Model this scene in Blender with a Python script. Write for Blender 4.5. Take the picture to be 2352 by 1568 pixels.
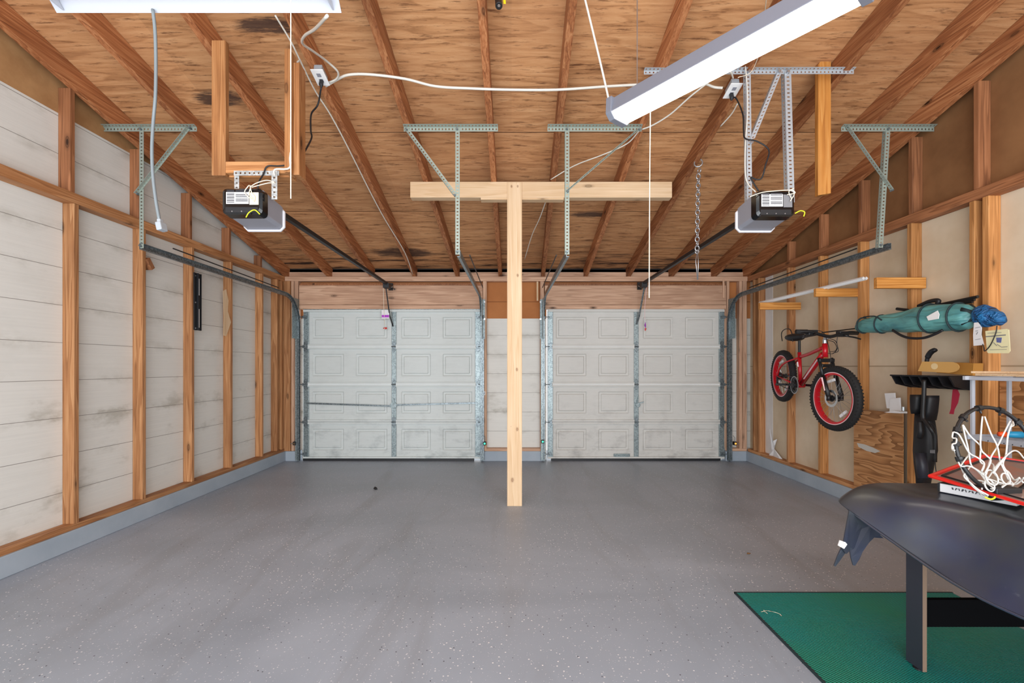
import bpy, bmesh, math, random
from mathutils import Vector, Matrix
for _o in list(bpy.data.objects): bpy.data.objects.remove(_o)
S = bpy.context.scene
COL = S.collection
random.seed(7)
# ------------------------------------------------------------------ camera
H0, F, CX, CY = 1.33, 1050.0, 1175.0, 842.0      # eye height, focal length, vanishing point (2352 x 1568)
cd = bpy.data.cameras.new('camera'); cam = bpy.data.objects.new('camera', cd); COL.objects.link(cam)
cam.location = (0, 0, H0); cam.rotation_euler = (math.pi/2, 0, 0)
cd.sensor_width = 36; cd.lens = 36*F/2352; cd.shift_x = 1/2352; cd.shift_y = 58/2352
cd.clip_start = .05; cd.clip_end = 200
S.camera = cam
# ------------------------------------------------------------------ sky, light, exposure
S.view_settings.view_transform = 'Standard'; S.view_settings.look = 'None'
S.view_settings.exposure = 0.0; S.view_settings.gamma = 1.0; S.view_settings.use_curve_mapping = False
wd = bpy.data.worlds.new('daylight'); S.world = wd; wd.use_nodes = True
bg = wd.node_tree.nodes['Background']; bg.inputs[0].default_value = (.92, .96, 1, 1); bg.inputs[1].default_value = 1.7
def area(name, loc, rot, sx, sy, power, col=(1, 1, 1)):
    l = bpy.data.lights.new(name, 'AREA'); l.shape = 'RECTANGLE'; l.size = sx; l.size_y = sy; l.energy = power; l.color = col
    o = bpy.data.objects.new(name, l); COL.objects.link(o); o.location = loc; o.rotation_euler = rot; return o
# added soft fill lamp behind the viewer, standing in for daylight from the front
area('added_front_fill', (0, -1.45, 1.55), (math.radians(94), 0, 0), 6.2, 2.8, 250, (.91, .955, 1))
area('added_ceiling_fill', (0, -1.3, .25), (math.radians(140), 0, 0), 6.0, 1.2, 150, (.97, .98, 1))  # added low fill lamp, aimed up to brighten the ceiling

# ------------------------------------------------------------------ helpers
def W(px, py, Y):                     # the point at distance Y seen at a pixel
    return Vector(((px-CX)*Y/F, Y, H0+(CY-py)*Y/F))
def WX(px, py, X):                    # the point on the plane x = X
    return W(px, py, X*F/(px-CX))
def lin(c):
    c = c/255.0
    return c/12.92 if c <= .04045 else ((c+.055)/1.055)**2.4
def rgb(r, g, b): return (lin(r), lin(g), lin(b), 1)

class MB:
    def __init__(s): s.v = []; s.f = []; s.m = []; s.mi = 0
    def add(s, vs, fs):
        n = len(s.v); s.v += [Vector(p) for p in vs]
        for f in fs: s.f.append([i+n for i in f]); s.m.append(s.mi)
        return s
    def box(s, x0, x1, y0, y1, z0, z1):
        if x0 > x1: x0, x1 = x1, x0
        if y0 > y1: y0, y1 = y1, y0
        if z0 > z1: z0, z1 = z1, z0
        vs = [(x, y, z) for z in (z0, z1) for y in (y0, y1) for x in (x0, x1)]
        return s.add(vs, [(0,2,3,1),(4,5,7,6),(0,1,5,4),(2,6,7,3),(0,4,6,2),(1,3,7,5)])
    def frame_box(s, c, ax, ay, az, hx, hy, hz):        # box with its own axes, half sizes
        c = Vector(c); vs = [c+ax*(i*hx)+ay*(j*hy)+az*(k*hz) for k in (-1,1) for j in (-1,1) for i in (-1,1)]
        return s.add(vs, [(0,2,3,1),(4,5,7,6),(0,1,5,4),(2,6,7,3),(0,4,6,2),(1,3,7,5)])
    def bar(s, p0, p1, w, h, up=(0,0,1)):
        p0 = Vector(p0); p1 = Vector(p1); d = (p1-p0); L = d.length; d.normalize()
        up = Vector(up); a = d.cross(up)
        if a.length < 1e-4: a = d.cross(Vector((1,0,0)))
        a.normalize(); b = a.cross(d)
        return s.frame_box((p0+p1)/2, a, b, d, w/2, h/2, L/2)
    def tube(s, pts, r, n=8, closed=False, flat=1.0, cap=True):
        pts = [Vector(p) for p in pts]; N = len(pts); rs = r if isinstance(r, (list, tuple)) else [r]*N
        vs = []; prev = None
        for i, p in enumerate(pts):
            if closed: t = pts[(i+1) % N]-pts[i-1]
            else: t = pts[min(i+1, N-1)]-pts[max(i-1, 0)]
            if t.length < 1e-9: t = Vector((0,0,1))
            t.normalize()
            if prev is None:
                a = t.cross(Vector((0,0,1)))
                if a.length < 1e-3: a = t.cross(Vector((1,0,0)))
            else: a = prev-t*prev.dot(t)
            a.normalize(); prev = a; b = t.cross(a)
            for k in range(n):
                q = 2*math.pi*k/n; vs.append(p+a*(math.cos(q)*rs[i])+b*(math.sin(q)*rs[i]*flat))
        fs = []
        for i in range(N if closed else N-1):
            j = (i+1) % N
            for k in range(n): fs.append((i*n+k, i*n+(k+1) % n, j*n+(k+1) % n, j*n+k))
        if not closed and cap: fs.append(tuple(range(n-1, -1, -1))); fs.append(tuple((N-1)*n+k for k in range(n)))
        return s.add(vs, fs)
    def cyl(s, p0, p1, r, n=16, r2=None): return s.tube([p0, p1], [r, r if r2 is None else r2], n)
    def lathe(s, c, axis, prof, n=48, closed=False):   # prof: list of (radius, offset along axis)
        c = Vector(c); ax = Vector(axis).normalized(); a = ax.cross(Vector((0,0,1)))
        if a.length < 1e-3: a = Vector((1,0,0))
        a.normalize(); b = ax.cross(a); P = len(prof); vs = []
        for k in range(n):
            q = 2*math.pi*k/n; d = a*math.cos(q)+b*math.sin(q)
            for (r, o) in prof: vs.append(c+d*r+ax*o)
        fs = []
        for k in range(n):
            j = (k+1) % n
            for i in range(P if closed else P-1):
                i2 = (i+1) % P; fs.append((k*P+i, k*P+i2, j*P+i2, j*P+i))
        return s.add(vs, fs)
    def torus(s, c, axis, R, r, n=40, m=8, arc=None):
        return s.lathe(c, axis, [(R+r*math.cos(2*math.pi*i/m), r*math.sin(2*math.pi*i/m)) for i in range(m)], n, True)
    def prism(s, poly, off):                              # planar polygon pushed by a vector
        n = len(poly); o = Vector(off); vs = [Vector(p) for p in poly]+[Vector(p)+o for p in poly]
        return s.add(vs, [tuple(range(n-1, -1, -1)), tuple(range(n, 2*n))]+[(i, (i+1) % n, (i+1) % n+n, i+n) for i in range(n)])
    def loft(s, rings, close=True, caps=True):
        n = len(rings[0]); vs = [p for r in rings for p in r]; fs = []
        for i in range(len(rings)-1):
            for k in range(n if close else n-1):
                fs.append((i*n+k, i*n+(k+1) % n, (i+1)*n+(k+1) % n, (i+1)*n+k))
        if caps and close: fs.append(tuple(range(n-1, -1, -1))); fs.append(tuple((len(rings)-1)*n+k for k in range(n)))
        return s.add(vs, fs)
    def perf(s, p0, p1, w, v, pitch=.027, hole=.4):       # flat strip with punched holes, width w along v
        p0 = Vector(p0); p1 = Vector(p1); v = Vector(v).normalized(); L = (p1-p0).length; d = (p1-p0)/L
        n = max(2, int(L/pitch)); pt = L/n; rows = [0, .28*w, .28*w+hole*w, w]; us = [0]
        for i in range(n): us += [(i+.5-hole*.42)*pt, (i+.5+hole*.42)*pt]
        us.append(L); base = len(s.v)
        for u in us:
            for r in rows: s.v.append(p0+d*u+v*r)
        for i in range(len(us)-1):
            for j in range(3):
                if j == 1 and i % 2 == 1: continue
                a = base+i*4+j; s.f.append([a, a+1, a+5, a+4]); s.m.append(s.mi)
        return s
    def angle(s, p0, p1, w, v1, v2, pitch=.027):          # perforated angle iron: two strips
        s.perf(p0, p1, w, v1, pitch); s.perf(p0, p1, w, v2, pitch); return s
    def build(s, name, mat, parent=None, bevel=0, smooth=False, solid=0, sub=0, origin=None):
        me = bpy.data.meshes.new(name)
        if parent is not None: o0 = Vector(parent.get('_o', (0,0,0)))
        elif origin is not None: o0 = Vector(origin)
        else:
            xs = [p.x for p in s.v]; ys = [p.y for p in s.v]; zs = [p.z for p in s.v]
            o0 = Vector(((min(xs)+max(xs))/2, (min(ys)+max(ys))/2, min(zs)))
        me.from_pydata([p-o0 for p in s.v], [], s.f)
        mats = mat if isinstance(mat, (list, tuple)) else [mat]
        for m in mats: me.materials.append(m)
        for p, mi in zip(me.polygons, s.m): p.material_index = mi
        bm = bmesh.new(); bm.from_mesh(me)
        if not solid: bmesh.ops.recalc_face_normals(bm, faces=bm.faces)
        bm.to_mesh(me); bm.free()
        if smooth:
            for p in me.polygons: p.use_smooth = True
        ob = bpy.data.objects.new(name, me); COL.objects.link(ob)
        if parent is None: ob.location = o0
        else: ob.parent = parent; 
        ob['_o'] = tuple(o0)
        if solid:
            m = ob.modifiers.new('thickness', 'SOLIDIFY'); m.thickness = solid; m.offset = 0
        if bevel:
            m = ob.modifiers.new('bevel', 'BEVEL'); m.width = bevel; m.segments = 2; m.limit_method = 'ANGLE'
        if sub:
            m = ob.modifiers.new('sub', 'SUBSURF'); m.levels = sub; m.render_levels = sub
        return ob
def curve(pts, k=6):                 # Catmull-Rom through the points
    P = [Vector(p) for p in pts]
    if len(P) < 3: return P
    P = [2*P[0]-P[1]]+P+[2*P[-1]-P[-2]]; out = []
    for i in range(1, len(P)-2):
        for j in range(k):
            t = j/k; a, b, c, d = P[i-1], P[i], P[i+1], P[i+2]
            out.append(.5*((2*b)+(c-a)*t+(2*a-5*b+4*c-d)*t*t+(3*b-a-3*c+d)*t**3))
    out.append(P[-2]); return out
def tag(o, label=None, cat=None, group=None, kind=None):
    if label: o['label'] = label
    if cat: o['category'] = cat
    if group: o['group'] = group
    if kind: o['kind'] = kind
    return o
def empty(name, loc, label=None, cat=None, group=None, kind=None):
    o = bpy.data.objects.new(name, None); COL.objects.link(o); o.location = loc; o.empty_display_size = .05
    o['_o'] = tuple(loc)
    return tag(o, label, cat, group, kind)
def copy_tree(o, parent=None, off=None):
    c = o.copy(); COL.objects.link(c)
    if parent: c.parent = parent
    if off: c.location = Vector(o.location)+Vector(off)
    for ch in list(o.children): copy_tree(ch, c)
    return c

# ------------------------------------------------------------------ materials
def newmat(name, col=(.5,.5,.5,1), rough=.5, metal=0, spec=.5):
    m = bpy.data.materials.new(name); m.use_nodes = True; b = m.node_tree.nodes['Principled BSDF']
    b.inputs['Base Color'].default_value = col; b.inputs['Roughness'].default_value = rough
    b.inputs['Metallic'].default_value = metal; b.inputs['Specular IOR Level'].default_value = spec
    return m
class NT:
    def __init__(s, m): s.t = m.node_tree; s.n = s.t.nodes; s.l = s.t.links; s.b = s.n['Principled BSDF']
    def new(s, typ, **kw):
        n = s.n.new(typ)
        for k, v in kw.items(): setattr(n, k, v)
        return n
    def link(s, a, b): s.l.new(a, b)
    def coords(s, scale=(1,1,1), rand=True, what='Object'):
        tc = s.new('ShaderNodeTexCoord'); mp = s.new('ShaderNodeMapping'); mp.inputs['Scale'].default_value = scale
        if rand:
            oi = s.new('ShaderNodeObjectInfo'); ml = s.new('ShaderNodeVectorMath', operation='SCALE')
            cb = s.new('ShaderNodeCombineXYZ')
            s.link(oi.outputs['Random'], cb.inputs[0]); s.link(oi.outputs['Random'], cb.inputs[1]); s.link(oi.outputs['Random'], cb.inputs[2])
            s.link(cb.outputs[0], ml.inputs[0]); ml.inputs['Scale'].default_value = 37.0
            ad = s.new('ShaderNodeVectorMath', operation='ADD'); s.link(tc.outputs[what], ad.inputs[0]); s.link(ml.outputs[0], ad.inputs[1])
            s.link(ad.outputs[0], mp.inputs[0])
        else: s.link(tc.outputs[what], mp.inputs[0])
        return mp.outputs[0]
    def noise(s, vec, scale=5, detail=4, rough=.55, dist=0):
        n = s.new('ShaderNodeTexNoise'); n.inputs['Scale'].default_value = scale; n.inputs['Detail'].default_value = detail
        n.inputs['Roughness'].default_value = rough; n.inputs['Distortion'].default_value = dist
        if vec is not None: s.link(vec, n.inputs['Vector'])
        return n.outputs[0]
    def ramp(s, fac, stops):
        r = s.new('ShaderNodeValToRGB'); e = r.color_ramp.elements
        while len(e) < len(stops): e.new(.5)
        for el, (p, c) in zip(e, stops): el.position = p; el.color = c
        s.link(fac, r.inputs[0]); return r.outputs[0]
    def mix(s, fac, a, b, mode='MIX'):
        m = s.new('ShaderNodeMix', data_type='RGBA', blend_type=mode)
        for sock, val in ((m.inputs[0], fac), (m.inputs[6], a), (m.inputs[7], b)):
            if hasattr(val, 'is_output'): s.link(val, sock)
            else: sock.default_value = val
        return m.outputs[2]
    def math(s, op, a, b=0.0, clamp=False):
        m = s.new('ShaderNodeMath', operation=op); m.use_clamp = clamp
        for sock, val in ((m.inputs[0], a), (m.inputs[1], b)):
            if hasattr(val, 'is_output'): s.link(val, sock)
            else: sock.default_value = val
        return m.outputs[0]
    def bump(s, h, strength=.3, dist=.01):
        b = s.new('ShaderNodeBump'); b.inputs['Strength'].default_value = strength; b.inputs['Distance'].default_value = dist
        s.link(h, b.inputs['Height']); s.link(b.outputs[0], s.b.inputs['Normal'])
W1 = (1,1,1,1); K0 = (0,0,0,1)
def wood(name, dark, mid, light, axis='Z', knots=True, rough=.6, ring=1.0, vary=.35):
    m = newmat(name, mid, rough, 0, .3); t = NT(m)
    al = {'X':0,'Y':1,'Z':2}[axis]
    def sc(along, across): v = [across]*3; v[al] = along; return tuple(v)
    # broad growth-ring figure, stretched along the grain
    warp = t.noise(t.coords(sc(.28, 6)), 1.6, 2.5)
    rings = t.math('FRACT', t.math('MULTIPLY', warp, 9*ring))
    rings = t.ramp(rings, [(0, (.36,.36,.36,1)), (.6, (.58,.58,.58,1)), (.9, (.74,.74,.74,1)), (1, (.36,.36,.36,1))])
    fine = t.noise(t.coords(sc(1.6, 90)), 1.5, 6, .65)
    val = t.mix(.55, rings, fine)
    c = t.ramp(val, [(.32, dark), (.5, mid), (.7, light)])
    blotch = t.noise(t.coords(sc(.8, 3)), 1.4, 3)
    c = t.mix(t.ramp(blotch, [(.45, K0), (.75, (.55,.55,.55,1))]), c, dark)
    if knots:
        vo = t.new('ShaderNodeTexVoronoi'); vo.inputs['Scale'].default_value = 1.0; t.link(t.coords(sc(2.1, 6.0)), vo.inputs['Vector'])
        k = t.ramp(vo.outputs['Distance'], [(.0, W1), (.045, W1), (.06, (.5,.5,.5,1)), (.085, (.75,.75,.75,1)), (.1, (.3,.3,.3,1)), (.16, K0)])
        c = t.mix(k, c, tuple(v*.3 for v in dark[:3])+(1,))
    oi = t.new('ShaderNodeObjectInfo'); hv = t.new('ShaderNodeHueSaturation')
    mr = t.new('ShaderNodeMapRange'); mr.inputs['To Min'].default_value = 1-vary/2; mr.inputs['To Max'].default_value = 1+vary/2
    t.link(oi.outputs['Random'], mr.inputs[0]); t.link(mr.outputs[0], hv.inputs['Value']); t.link(c, hv.inputs['Color'])
    t.link(hv.outputs[0], t.b.inputs['Base Color']); t.bump(fine, .25, .002)
    return m
M = {}
_st = (rgb(116,72,42), rgb(178,124,80), rgb(206,158,112))
for a in 'XYZ': M['stud'+a] = wood('framing_lumber_'+a, *_st, axis=a)
_rf = (rgb(92,50,28), rgb(160,100,62), rgb(192,136,92))
for a in 'YZ': M['raf'+a] = wood('rafter_lumber_'+a, *_rf, axis=a)
_dk = (rgb(92,56,36), rgb(150,98,64), rgb(176,120,82))
for a in 'YZ': M['dark'+a] = wood('aged_lumber_'+a, *_dk, axis=a)
_hd = (rgb(150,112,88), rgb(200,160,132), rgb(220,184,156))
for a in 'XZ': M['head'+a] = wood('header_lumber_'+a, *_hd, axis=a, vary=.15)
_pi = (rgb(196,160,120), rgb(214,184,148), rgb(226,200,168))
for a in 'XZ': M['pine'+a] = wood('new_pine_'+a, *_pi, axis=a, vary=.06, ring=.8)
_or = (rgb(140,80,30), rgb(196,132,62), rgb(216,160,92))
for a in 'XZ': M['amber'+a] = wood('amber_pine_'+a, *_or, axis=a, vary=.15)
_or2 = (rgb(132,86,46), rgb(190,132,78), rgb(214,158,102))
M['ambstud'] = wood('amber_stud', *_or2, axis='Z')

def m_post():
    m = wood('post_pine', rgb(196,160,120), rgb(214,184,148), rgb(226,200,168), axis='Z', vary=.0, ring=.8, knots=False); t = NT(m)
    hv = t.b.inputs['Base Color'].links[0].from_socket; c = hv
    tc = t.new('ShaderNodeTexCoord'); sp = t.new('ShaderNodeSeparateXYZ'); t.link(tc.outputs['Object'], sp.inputs[0])
    for (kx, kz, r) in ((.022, 1.305, .016), (.025, .735, .018), (-.02, .25, .022), (-.035, .76, .006), (.03, 2.2, .014), (-.03, 3.05, .012), (.03, 3.05, .012)):
        dx = t.math('SUBTRACT', sp.outputs[0], kx); dz = t.math('MULTIPLY', t.math('SUBTRACT', sp.outputs[2], kz), .62)
        d = t.math('SQRT', t.math('ADD', t.math('MULTIPLY', dx, dx), t.math('MULTIPLY', dz, dz)))
        d = t.math('ADD', d, t.math('MULTIPLY', t.math('SUBTRACT', t.noise(t.coords((9,9,6), False), 3, 2), .5), .012))
        k = t.ramp(t.math('DIVIDE', d, r), [(.0, (.75,.75,.75,1)), (.3, (.35,.35,.35,1)), (.42, (.9,.9,.9,1)), (.55, (.25,.25,.25,1)), (.8, (.12,.12,.12,1)), (1, K0)])
        c = t.mix(k, c, rgb(112,62,30))
    t.link(c, t.b.inputs['Base Color']); return m
M['post'] = m_post()
def m_ply():
    m = newmat('roof_plywood', rough=.65, spec=.25); t = NT(m)
    g = t.coords((.9, 9, 9), False)
    w = t.noise(t.coords((.22, 1.9, 1.9), False), 1.5, 3)
    fig = t.math('FRACT', t.math('MULTIPLY', w, 14))
    fig = t.ramp(fig, [(0, (.42,.42,.42,1)), (.4, (.62,.62,.62,1)), (.9, (.7,.7,.7,1)), (1, (.42,.42,.42,1))])
    fn = t.noise(g, 3, 8, .7)
    c = t.ramp(t.mix(.6, fig, fn), [(.32, rgb(126,82,50)), (.52, rgb(188,136,92)), (.74, rgb(216,168,122))])
    # dark streaks along the grain
    st = t.noise(t.coords((2.2, 16, 16), False), 2.2, 5, .7)
    c = t.mix(t.ramp(st, [(.55, K0), (.68, (.85,.85,.85,1))]), c, rgb(92,54,32))
    # short splits and knots
    st2 = t.noise(t.coords((5, 40, 40), False), 1.6, 3, .6)
    c = t.mix(t.ramp(st2, [(.68, K0), (.73, (.8,.8,.8,1))]), c, rgb(74,40,22))
    bl = t.noise(t.coords((1, 1, 1), False), 1.1, 3)
    c = t.mix(t.ramp(bl, [(.45, K0), (.75, (.5,.5,.5,1))]), c, rgb(166,116,80))
    # sheet to sheet difference, and the joints
    tc = t.new('ShaderNodeTexCoord'); sp = t.new('ShaderNodeSeparateXYZ'); t.link(tc.outputs['Object'], sp.inputs[0])
    yy = t.math('DIVIDE', t.math('ADD', sp.outputs[1], 10-3.33), 1.18)
    fl = t.math('FLOOR', yy); xx = t.math('ADD', t.math('DIVIDE', sp.outputs[0], 2.42), t.math('MULTIPLY', fl, .5))
    wn = t.new('ShaderNodeTexWhiteNoise', noise_dimensions='2D'); cb = t.new('ShaderNodeCombineXYZ')
    t.link(fl, cb.inputs[0]); t.link(t.math('FLOOR', xx), cb.inputs[1]); t.link(cb.outputs[0], wn.inputs['Vector'])
    hv = t.new('ShaderNodeHueSaturation'); mr = t.new('ShaderNodeMapRange'); mr.inputs['To Min'].default_value = .86; mr.inputs['To Max'].default_value = 1.1
    t.link(wn.outputs[0], mr.inputs[0]); t.link(mr.outputs[0], hv.inputs['Value']); t.link(c, hv.inputs['Color']); c = hv.outputs[0]
    fr = t.math('FRACT', yy); seam = t.math('LESS_THAN', fr, .006)
    c = t.mix(seam, c, rgb(70,40,24))
    # water stains near the eave: a shape of their own
    ey = t.math('MULTIPLY', t.math('SUBTRACT', sp.outputs[1], 5.6), 1.0)
    stn = t.noise(t.coords((.9, 9, 9), False), 1.3, 5, .7)
    stn = t.math('MULTIPLY', t.ramp(stn, [(.5, K0), (.62, W1)]), t.math('MULTIPLY', ey, 1.3, True), True)
    c = t.mix(stn, c, rgb(58,40,34))
    for (sx, sy, ax_, ay_) in ((-1.45, 6.08, .55, .2), (-1.62, 3.02, .32, .09), (-2.3, 3.6, .3, .12), (.9, 5.2, .35, .08)):
        dx_ = t.math('DIVIDE', t.math('SUBTRACT', sp.outputs[0], sx), ax_); dy_ = t.math('DIVIDE', t.math('SUBTRACT', sp.outputs[1], sy), ay_)
        d2 = t.math('SUBTRACT', 1.15, t.math('ADD', t.math('MULTIPLY', dx_, dx_), t.math('MULTIPLY', dy_, dy_)), True)
        k_ = t.ramp(t.math('MULTIPLY', d2, t.noise(t.coords((3, 26, 26), False), 1.6, 5, .75)), [(.3, K0), (.46, (.9,.9,.9,1))])
        c = t.mix(k_, c, rgb(66,48,42))
    t.link(c, t.b.inputs['Base Color']); t.bump(fn, .25, .003)
    return m
M['ply'] = m_ply()
def m_plypanel():
    m = newmat('rough_plywood', rough=.6, spec=.3); t = NT(m)
    w = t.noise(t.coords((3, .8, 5), True), 1.3, 2); fig = t.math('FRACT', t.math('MULTIPLY', w, 11))
    fn = t.noise(t.coords((20, 3, 60), True), 1.4, 6, .7)
    c = t.ramp(t.mix(.45, fig, fn), [(.2, rgb(132,88,52)), (.5, rgb(178,126,80)), (.8, rgb(200,150,102))])
    t.link(c, t.b.inputs['Base Color']); return m
M['plypanel'] = m_plypanel()
def m_siding(name, hi, groove_z=True):
    m = newmat(name, rough=.55, spec=.3); t = NT(m)
    tc = t.new('ShaderNodeTexCoord'); sp = t.new('ShaderNodeSeparateXYZ'); t.link(tc.outputs['Object'], sp.inputs[0])
    z = sp.outputs[2]
    gz = t.math('FRACT', t.math('DIVIDE', t.math('ADD', z, .274*4-.134), .274))
    gr = t.math('LESS_THAN', gz, .014)
    base = t.ramp(t.noise(t.coords((.6, .6, 30), False), 3, 5, .6), [(.3, tuple(v*.93 for v in hi[:3])+(1,)), (.7, hi)])
    # mildew smudges gathered along the laps
    n1 = t.noise(t.coords((1.3, 1.3, 2.6), False), 1.7, 5, .65)
    near = t.ramp(gz, [(0, W1), (.12, (.45,.45,.45,1)), (.3, (.12,.12,.12,1)), (.75, (.15,.15,.15,1)), (1, W1)])
    dirt = t.math('MULTIPLY', t.ramp(n1, [(.48, K0), (.68, W1)]), near)
    low = t.math('MULTIPLY', t.ramp(n1, [(.56, K0), (.7, (.5,.5,.5,1))]), t.math('LESS_THAN', z, 1.1))
    dirt = t.math('MULTIPLY', t.math('ADD', dirt, low, True), .5)
    c = t.mix(dirt, base, rgb(136,130,112))
    c = t.mix(gr, c, rgb(140,136,130))
    t.link(c, t.b.inputs['Base Color'])
    t.bump(t.math('ADD', t.math('MULTIPLY', gr, -1.0), t.math('MULTIPLY', t.noise(t.coords((2, 2, 80), False), 3, 4), .08)), .5, .006)
    return m
M['siding'] = m_siding('white_siding', rgb(222,221,215))
def m_sheath(name, a, b, scale=1.0, seam=None):
    m = newmat(name, rough=.7, spec=.2); t = NT(m)
    c = t.ramp(t.noise(t.coords((1,1,1), False), 1.1*scale, 5, .6), [(.3, a), (.7, b)])
    if seam:
        tc = t.new('ShaderNodeTexCoord'); sp = t.new('ShaderNodeSeparateXYZ'); t.link(tc.outputs['Object'], sp.inputs[0])
        g = t.math('LESS_THAN', t.math('ABSOLUTE', t.math('SUBTRACT', sp.outputs[2], seam)), .006)
        c = t.mix(g, c, tuple(v*.75 for v in a[:3])+(1,))
    t.link(c, t.b.inputs['Base Color'])
    t.bump(t.noise(t.coords((1,1,.6), False), 2.2, 3), .35, .03)
    return m
M['sheath'] = m_sheath('tan_wall_backing', rgb(196,174,144), rgb(222,206,182), 1.3, 1.335)
M['sheath2'] = m_sheath('brown_upper_backing', rgb(120,82,52), rgb(156,112,74), 1.5)
M['hardboard'] = m_sheath('brown_hardboard', rgb(158,116,76), rgb(180,138,94), 6)
M['whitestrip'] = m_sheath('white_board', rgb(214,210,206), rgb(230,228,226), 2)
def m_floor():
    m = newmat('grey_epoxy_floor', rough=.38, spec=.4); t = NT(m)
    big = t.noise(t.coords((.5, .9, 1), False), 1.0, 4, .55, .6)
    c = t.ramp(big, [(.35, rgb(142,151,163)), (.65, rgb(162,171,184))])
    # tyre dirt drawn out in the direction the cars roll
    td = t.noise(t.coords((2.2, .35, 1), False), 1.3, 4, .6, .8)
    c = t.mix(t.ramp(td, [(.52, K0), (.72, (.55,.55,.55,1))]), c, rgb(134,138,144))
    def flakes(scale, thr, dens, seedoff):
        v = t.new('ShaderNodeTexVoronoi'); v.inputs['Scale'].default_value = scale
        mp = t.coords((1, 1.0, 1), False); ad = t.new('ShaderNodeVectorMath', operation='ADD'); ad.inputs[1].default_value = (seedoff, seedoff, 0)
        nz = t.new('ShaderNodeTexNoise'); nz.inputs['Scale'].default_value = 30
        t.link(mp, ad.inputs[0]); t.link(ad.outputs[0], v.inputs['Vector'])
        s = t.math('LESS_THAN', v.outputs['Distance'], thr)
        sp = t.new('ShaderNodeSeparateColor'); t.link(v.outputs['Color'], sp.inputs[0])
        return t.math('MULTIPLY', s, t.math('GREATER_THAN', sp.outputs[0], dens))
    dn = t.ramp(t.noise(t.coords((1,1,1), False), .8, 3), [(.35, (.25,.25,.25,1)), (.6, W1)])
    c = t.mix(t.math('MULTIPLY', flakes(42, .16, .3, 0), dn), c, rgb(236,236,236))
    c = t.mix(flakes(26, .085, .4, 5.3), c, rgb(56,56,62))
    c = t.mix(t.math('MULTIPLY', flakes(75, .16, .45, 9.1), .6), c, rgb(214,216,220))
    t.link(c, t.b.inputs['Base Color'])
    r = t.ramp(big, [(.3, (.33,.33,.33,1)), (.7, (.5,.5,.5,1))]); t.link(r, t.b.inputs['Roughness'])
    t.bump(t.noise(t.coords((1,1,1), False), 22, 3), .08, .004)
    return m
M['floor'] = m_floor()
M['curb'] = m_sheath('grey_painted_kerb', rgb(150,162,174), rgb(168,178,188), 2)
def m_door(name, c0, dirtc):
    m = newmat(name, c0, .45, 0, .35); t = NT(m)
    tc = t.new('ShaderNodeTexCoord'); sp = t.new('ShaderNodeSeparateXYZ'); t.link(tc.outputs['Object'], sp.inputs[0])
    n = t.noise(t.coords((1.6, 1, 3.2), False), 2.0, 6, .7)
    lo = t.ramp(sp.outputs[2], [(0, W1), (.55, (.5,.5,.5,1)), (1.0, (.15,.15,.15,1))])
    d = t.math('MULTIPLY', t.ramp(n, [(.5, K0), (.68, (.6,.6,.6,1))]), lo)
    c = t.mix(d, t.ramp(t.noise(t.coords((2, 1, 25), False), 2.4, 4), [(.3, tuple(v*.94 for v in c0[:3])+(1,)), (.7, c0)]), dirtc)
    t.link(c, t.b.inputs['Base Color']); return m
M['door1'] = m_door('garage_door_paint_cool', rgb(206,212,210), rgb(140,148,150))
M['door2'] = m_door('garage_door_paint_warm', rgb(206,205,200), rgb(142,140,138))
def m_galv(name, a, b, rough=.4):
    m = newmat(name, a, rough, .55, .5); t = NT(m)
    v = t.new('ShaderNodeTexVoronoi'); v.inputs['Scale'].default_value = 85; t.link(t.coords((1,1,1), True), v.inputs['Vector'])
    sp = t.new('ShaderNodeSeparateColor'); t.link(v.outputs['Color'], sp.inputs[0])
    t.link(t.ramp(sp.outputs[0], [(.2, a), (.8, b)]), t.b.inputs['Base Color']); return m
M['galv'] = m_galv('galvanised_steel', rgb(118,130,132), rgb(150,162,164))
M['galvlight'] = m_galv('bright_zinc_steel', rgb(178,186,190), rgb(214,220,222), .35)
M['galvdark'] = m_galv('dull_zinc_track', rgb(92,102,106), rgb(130,140,144), .35)
M['perf'] = newmat('perforated_angle_steel', rgb(150,160,150), .5, .3)
M['perf2'] = newmat('perforated_angle_bright', rgb(178,184,190), .4, .4)
M['bk'] = newmat('black_plastic', rgb(24,25,29), .5)
M['bkgloss'] = newmat('gloss_black_cover', rgb(16,17,20), .12)
M['bkmatte'] = newmat('matt_black_metal', rgb(22,22,24), .45)
M['rubber'] = newmat('tyre_rubber', rgb(26,25,26), .8)
M['greylens'] = newmat('grey_lens_plastic', rgb(140,142,152), .4)
M['white'] = newmat('white_plastic', rgb(238,238,238), .4)
M['whitemet'] = newmat('white_enamel', rgb(176,180,190), .35)
M['cream'] = newmat('cream_wire', rgb(232,222,200), .5)
M['rope'] = newmat('white_cable_sheath', rgb(212,208,198), .5)
M['greycord'] = newmat('grey_cord', rgb(112,120,124), .4)
M['red'] = newmat('red_enamel', rgb(184,18,32), .25); M['redr'] = newmat('red_rim', rgb(196,14,34), .3)
M['pink'] = newmat('pale_rim_stripe', rgb(236,196,200), .4)
M['redp'] = newmat('red_plastic', rgb(206,36,30), .4)
M['chrome'] = newmat('chrome', rgb(210,210,212), .15, 1)
M['silver'] = newmat('silver_metal', rgb(176,178,182), .3, .8)
M['yellow'] = newmat('yellow_plastic', rgb(236,208,30), .4)
M['yelgreen'] = newmat('yellow_green_wire', rgb(216,226,40), .5)
M['purple'] = newmat('purple_print', rgb(170,50,190), .5)
M['paper'] = newmat('paper_label', rgb(226,226,228), .6)
M['paper2'] = newmat('yellowed_card', rgb(226,220,176), .6)
M['ink'] = newmat('printed_ink', rgb(60,60,66), .6); M['blueink'] = newmat('blue_print', rgb(92,100,150), .6)
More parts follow.
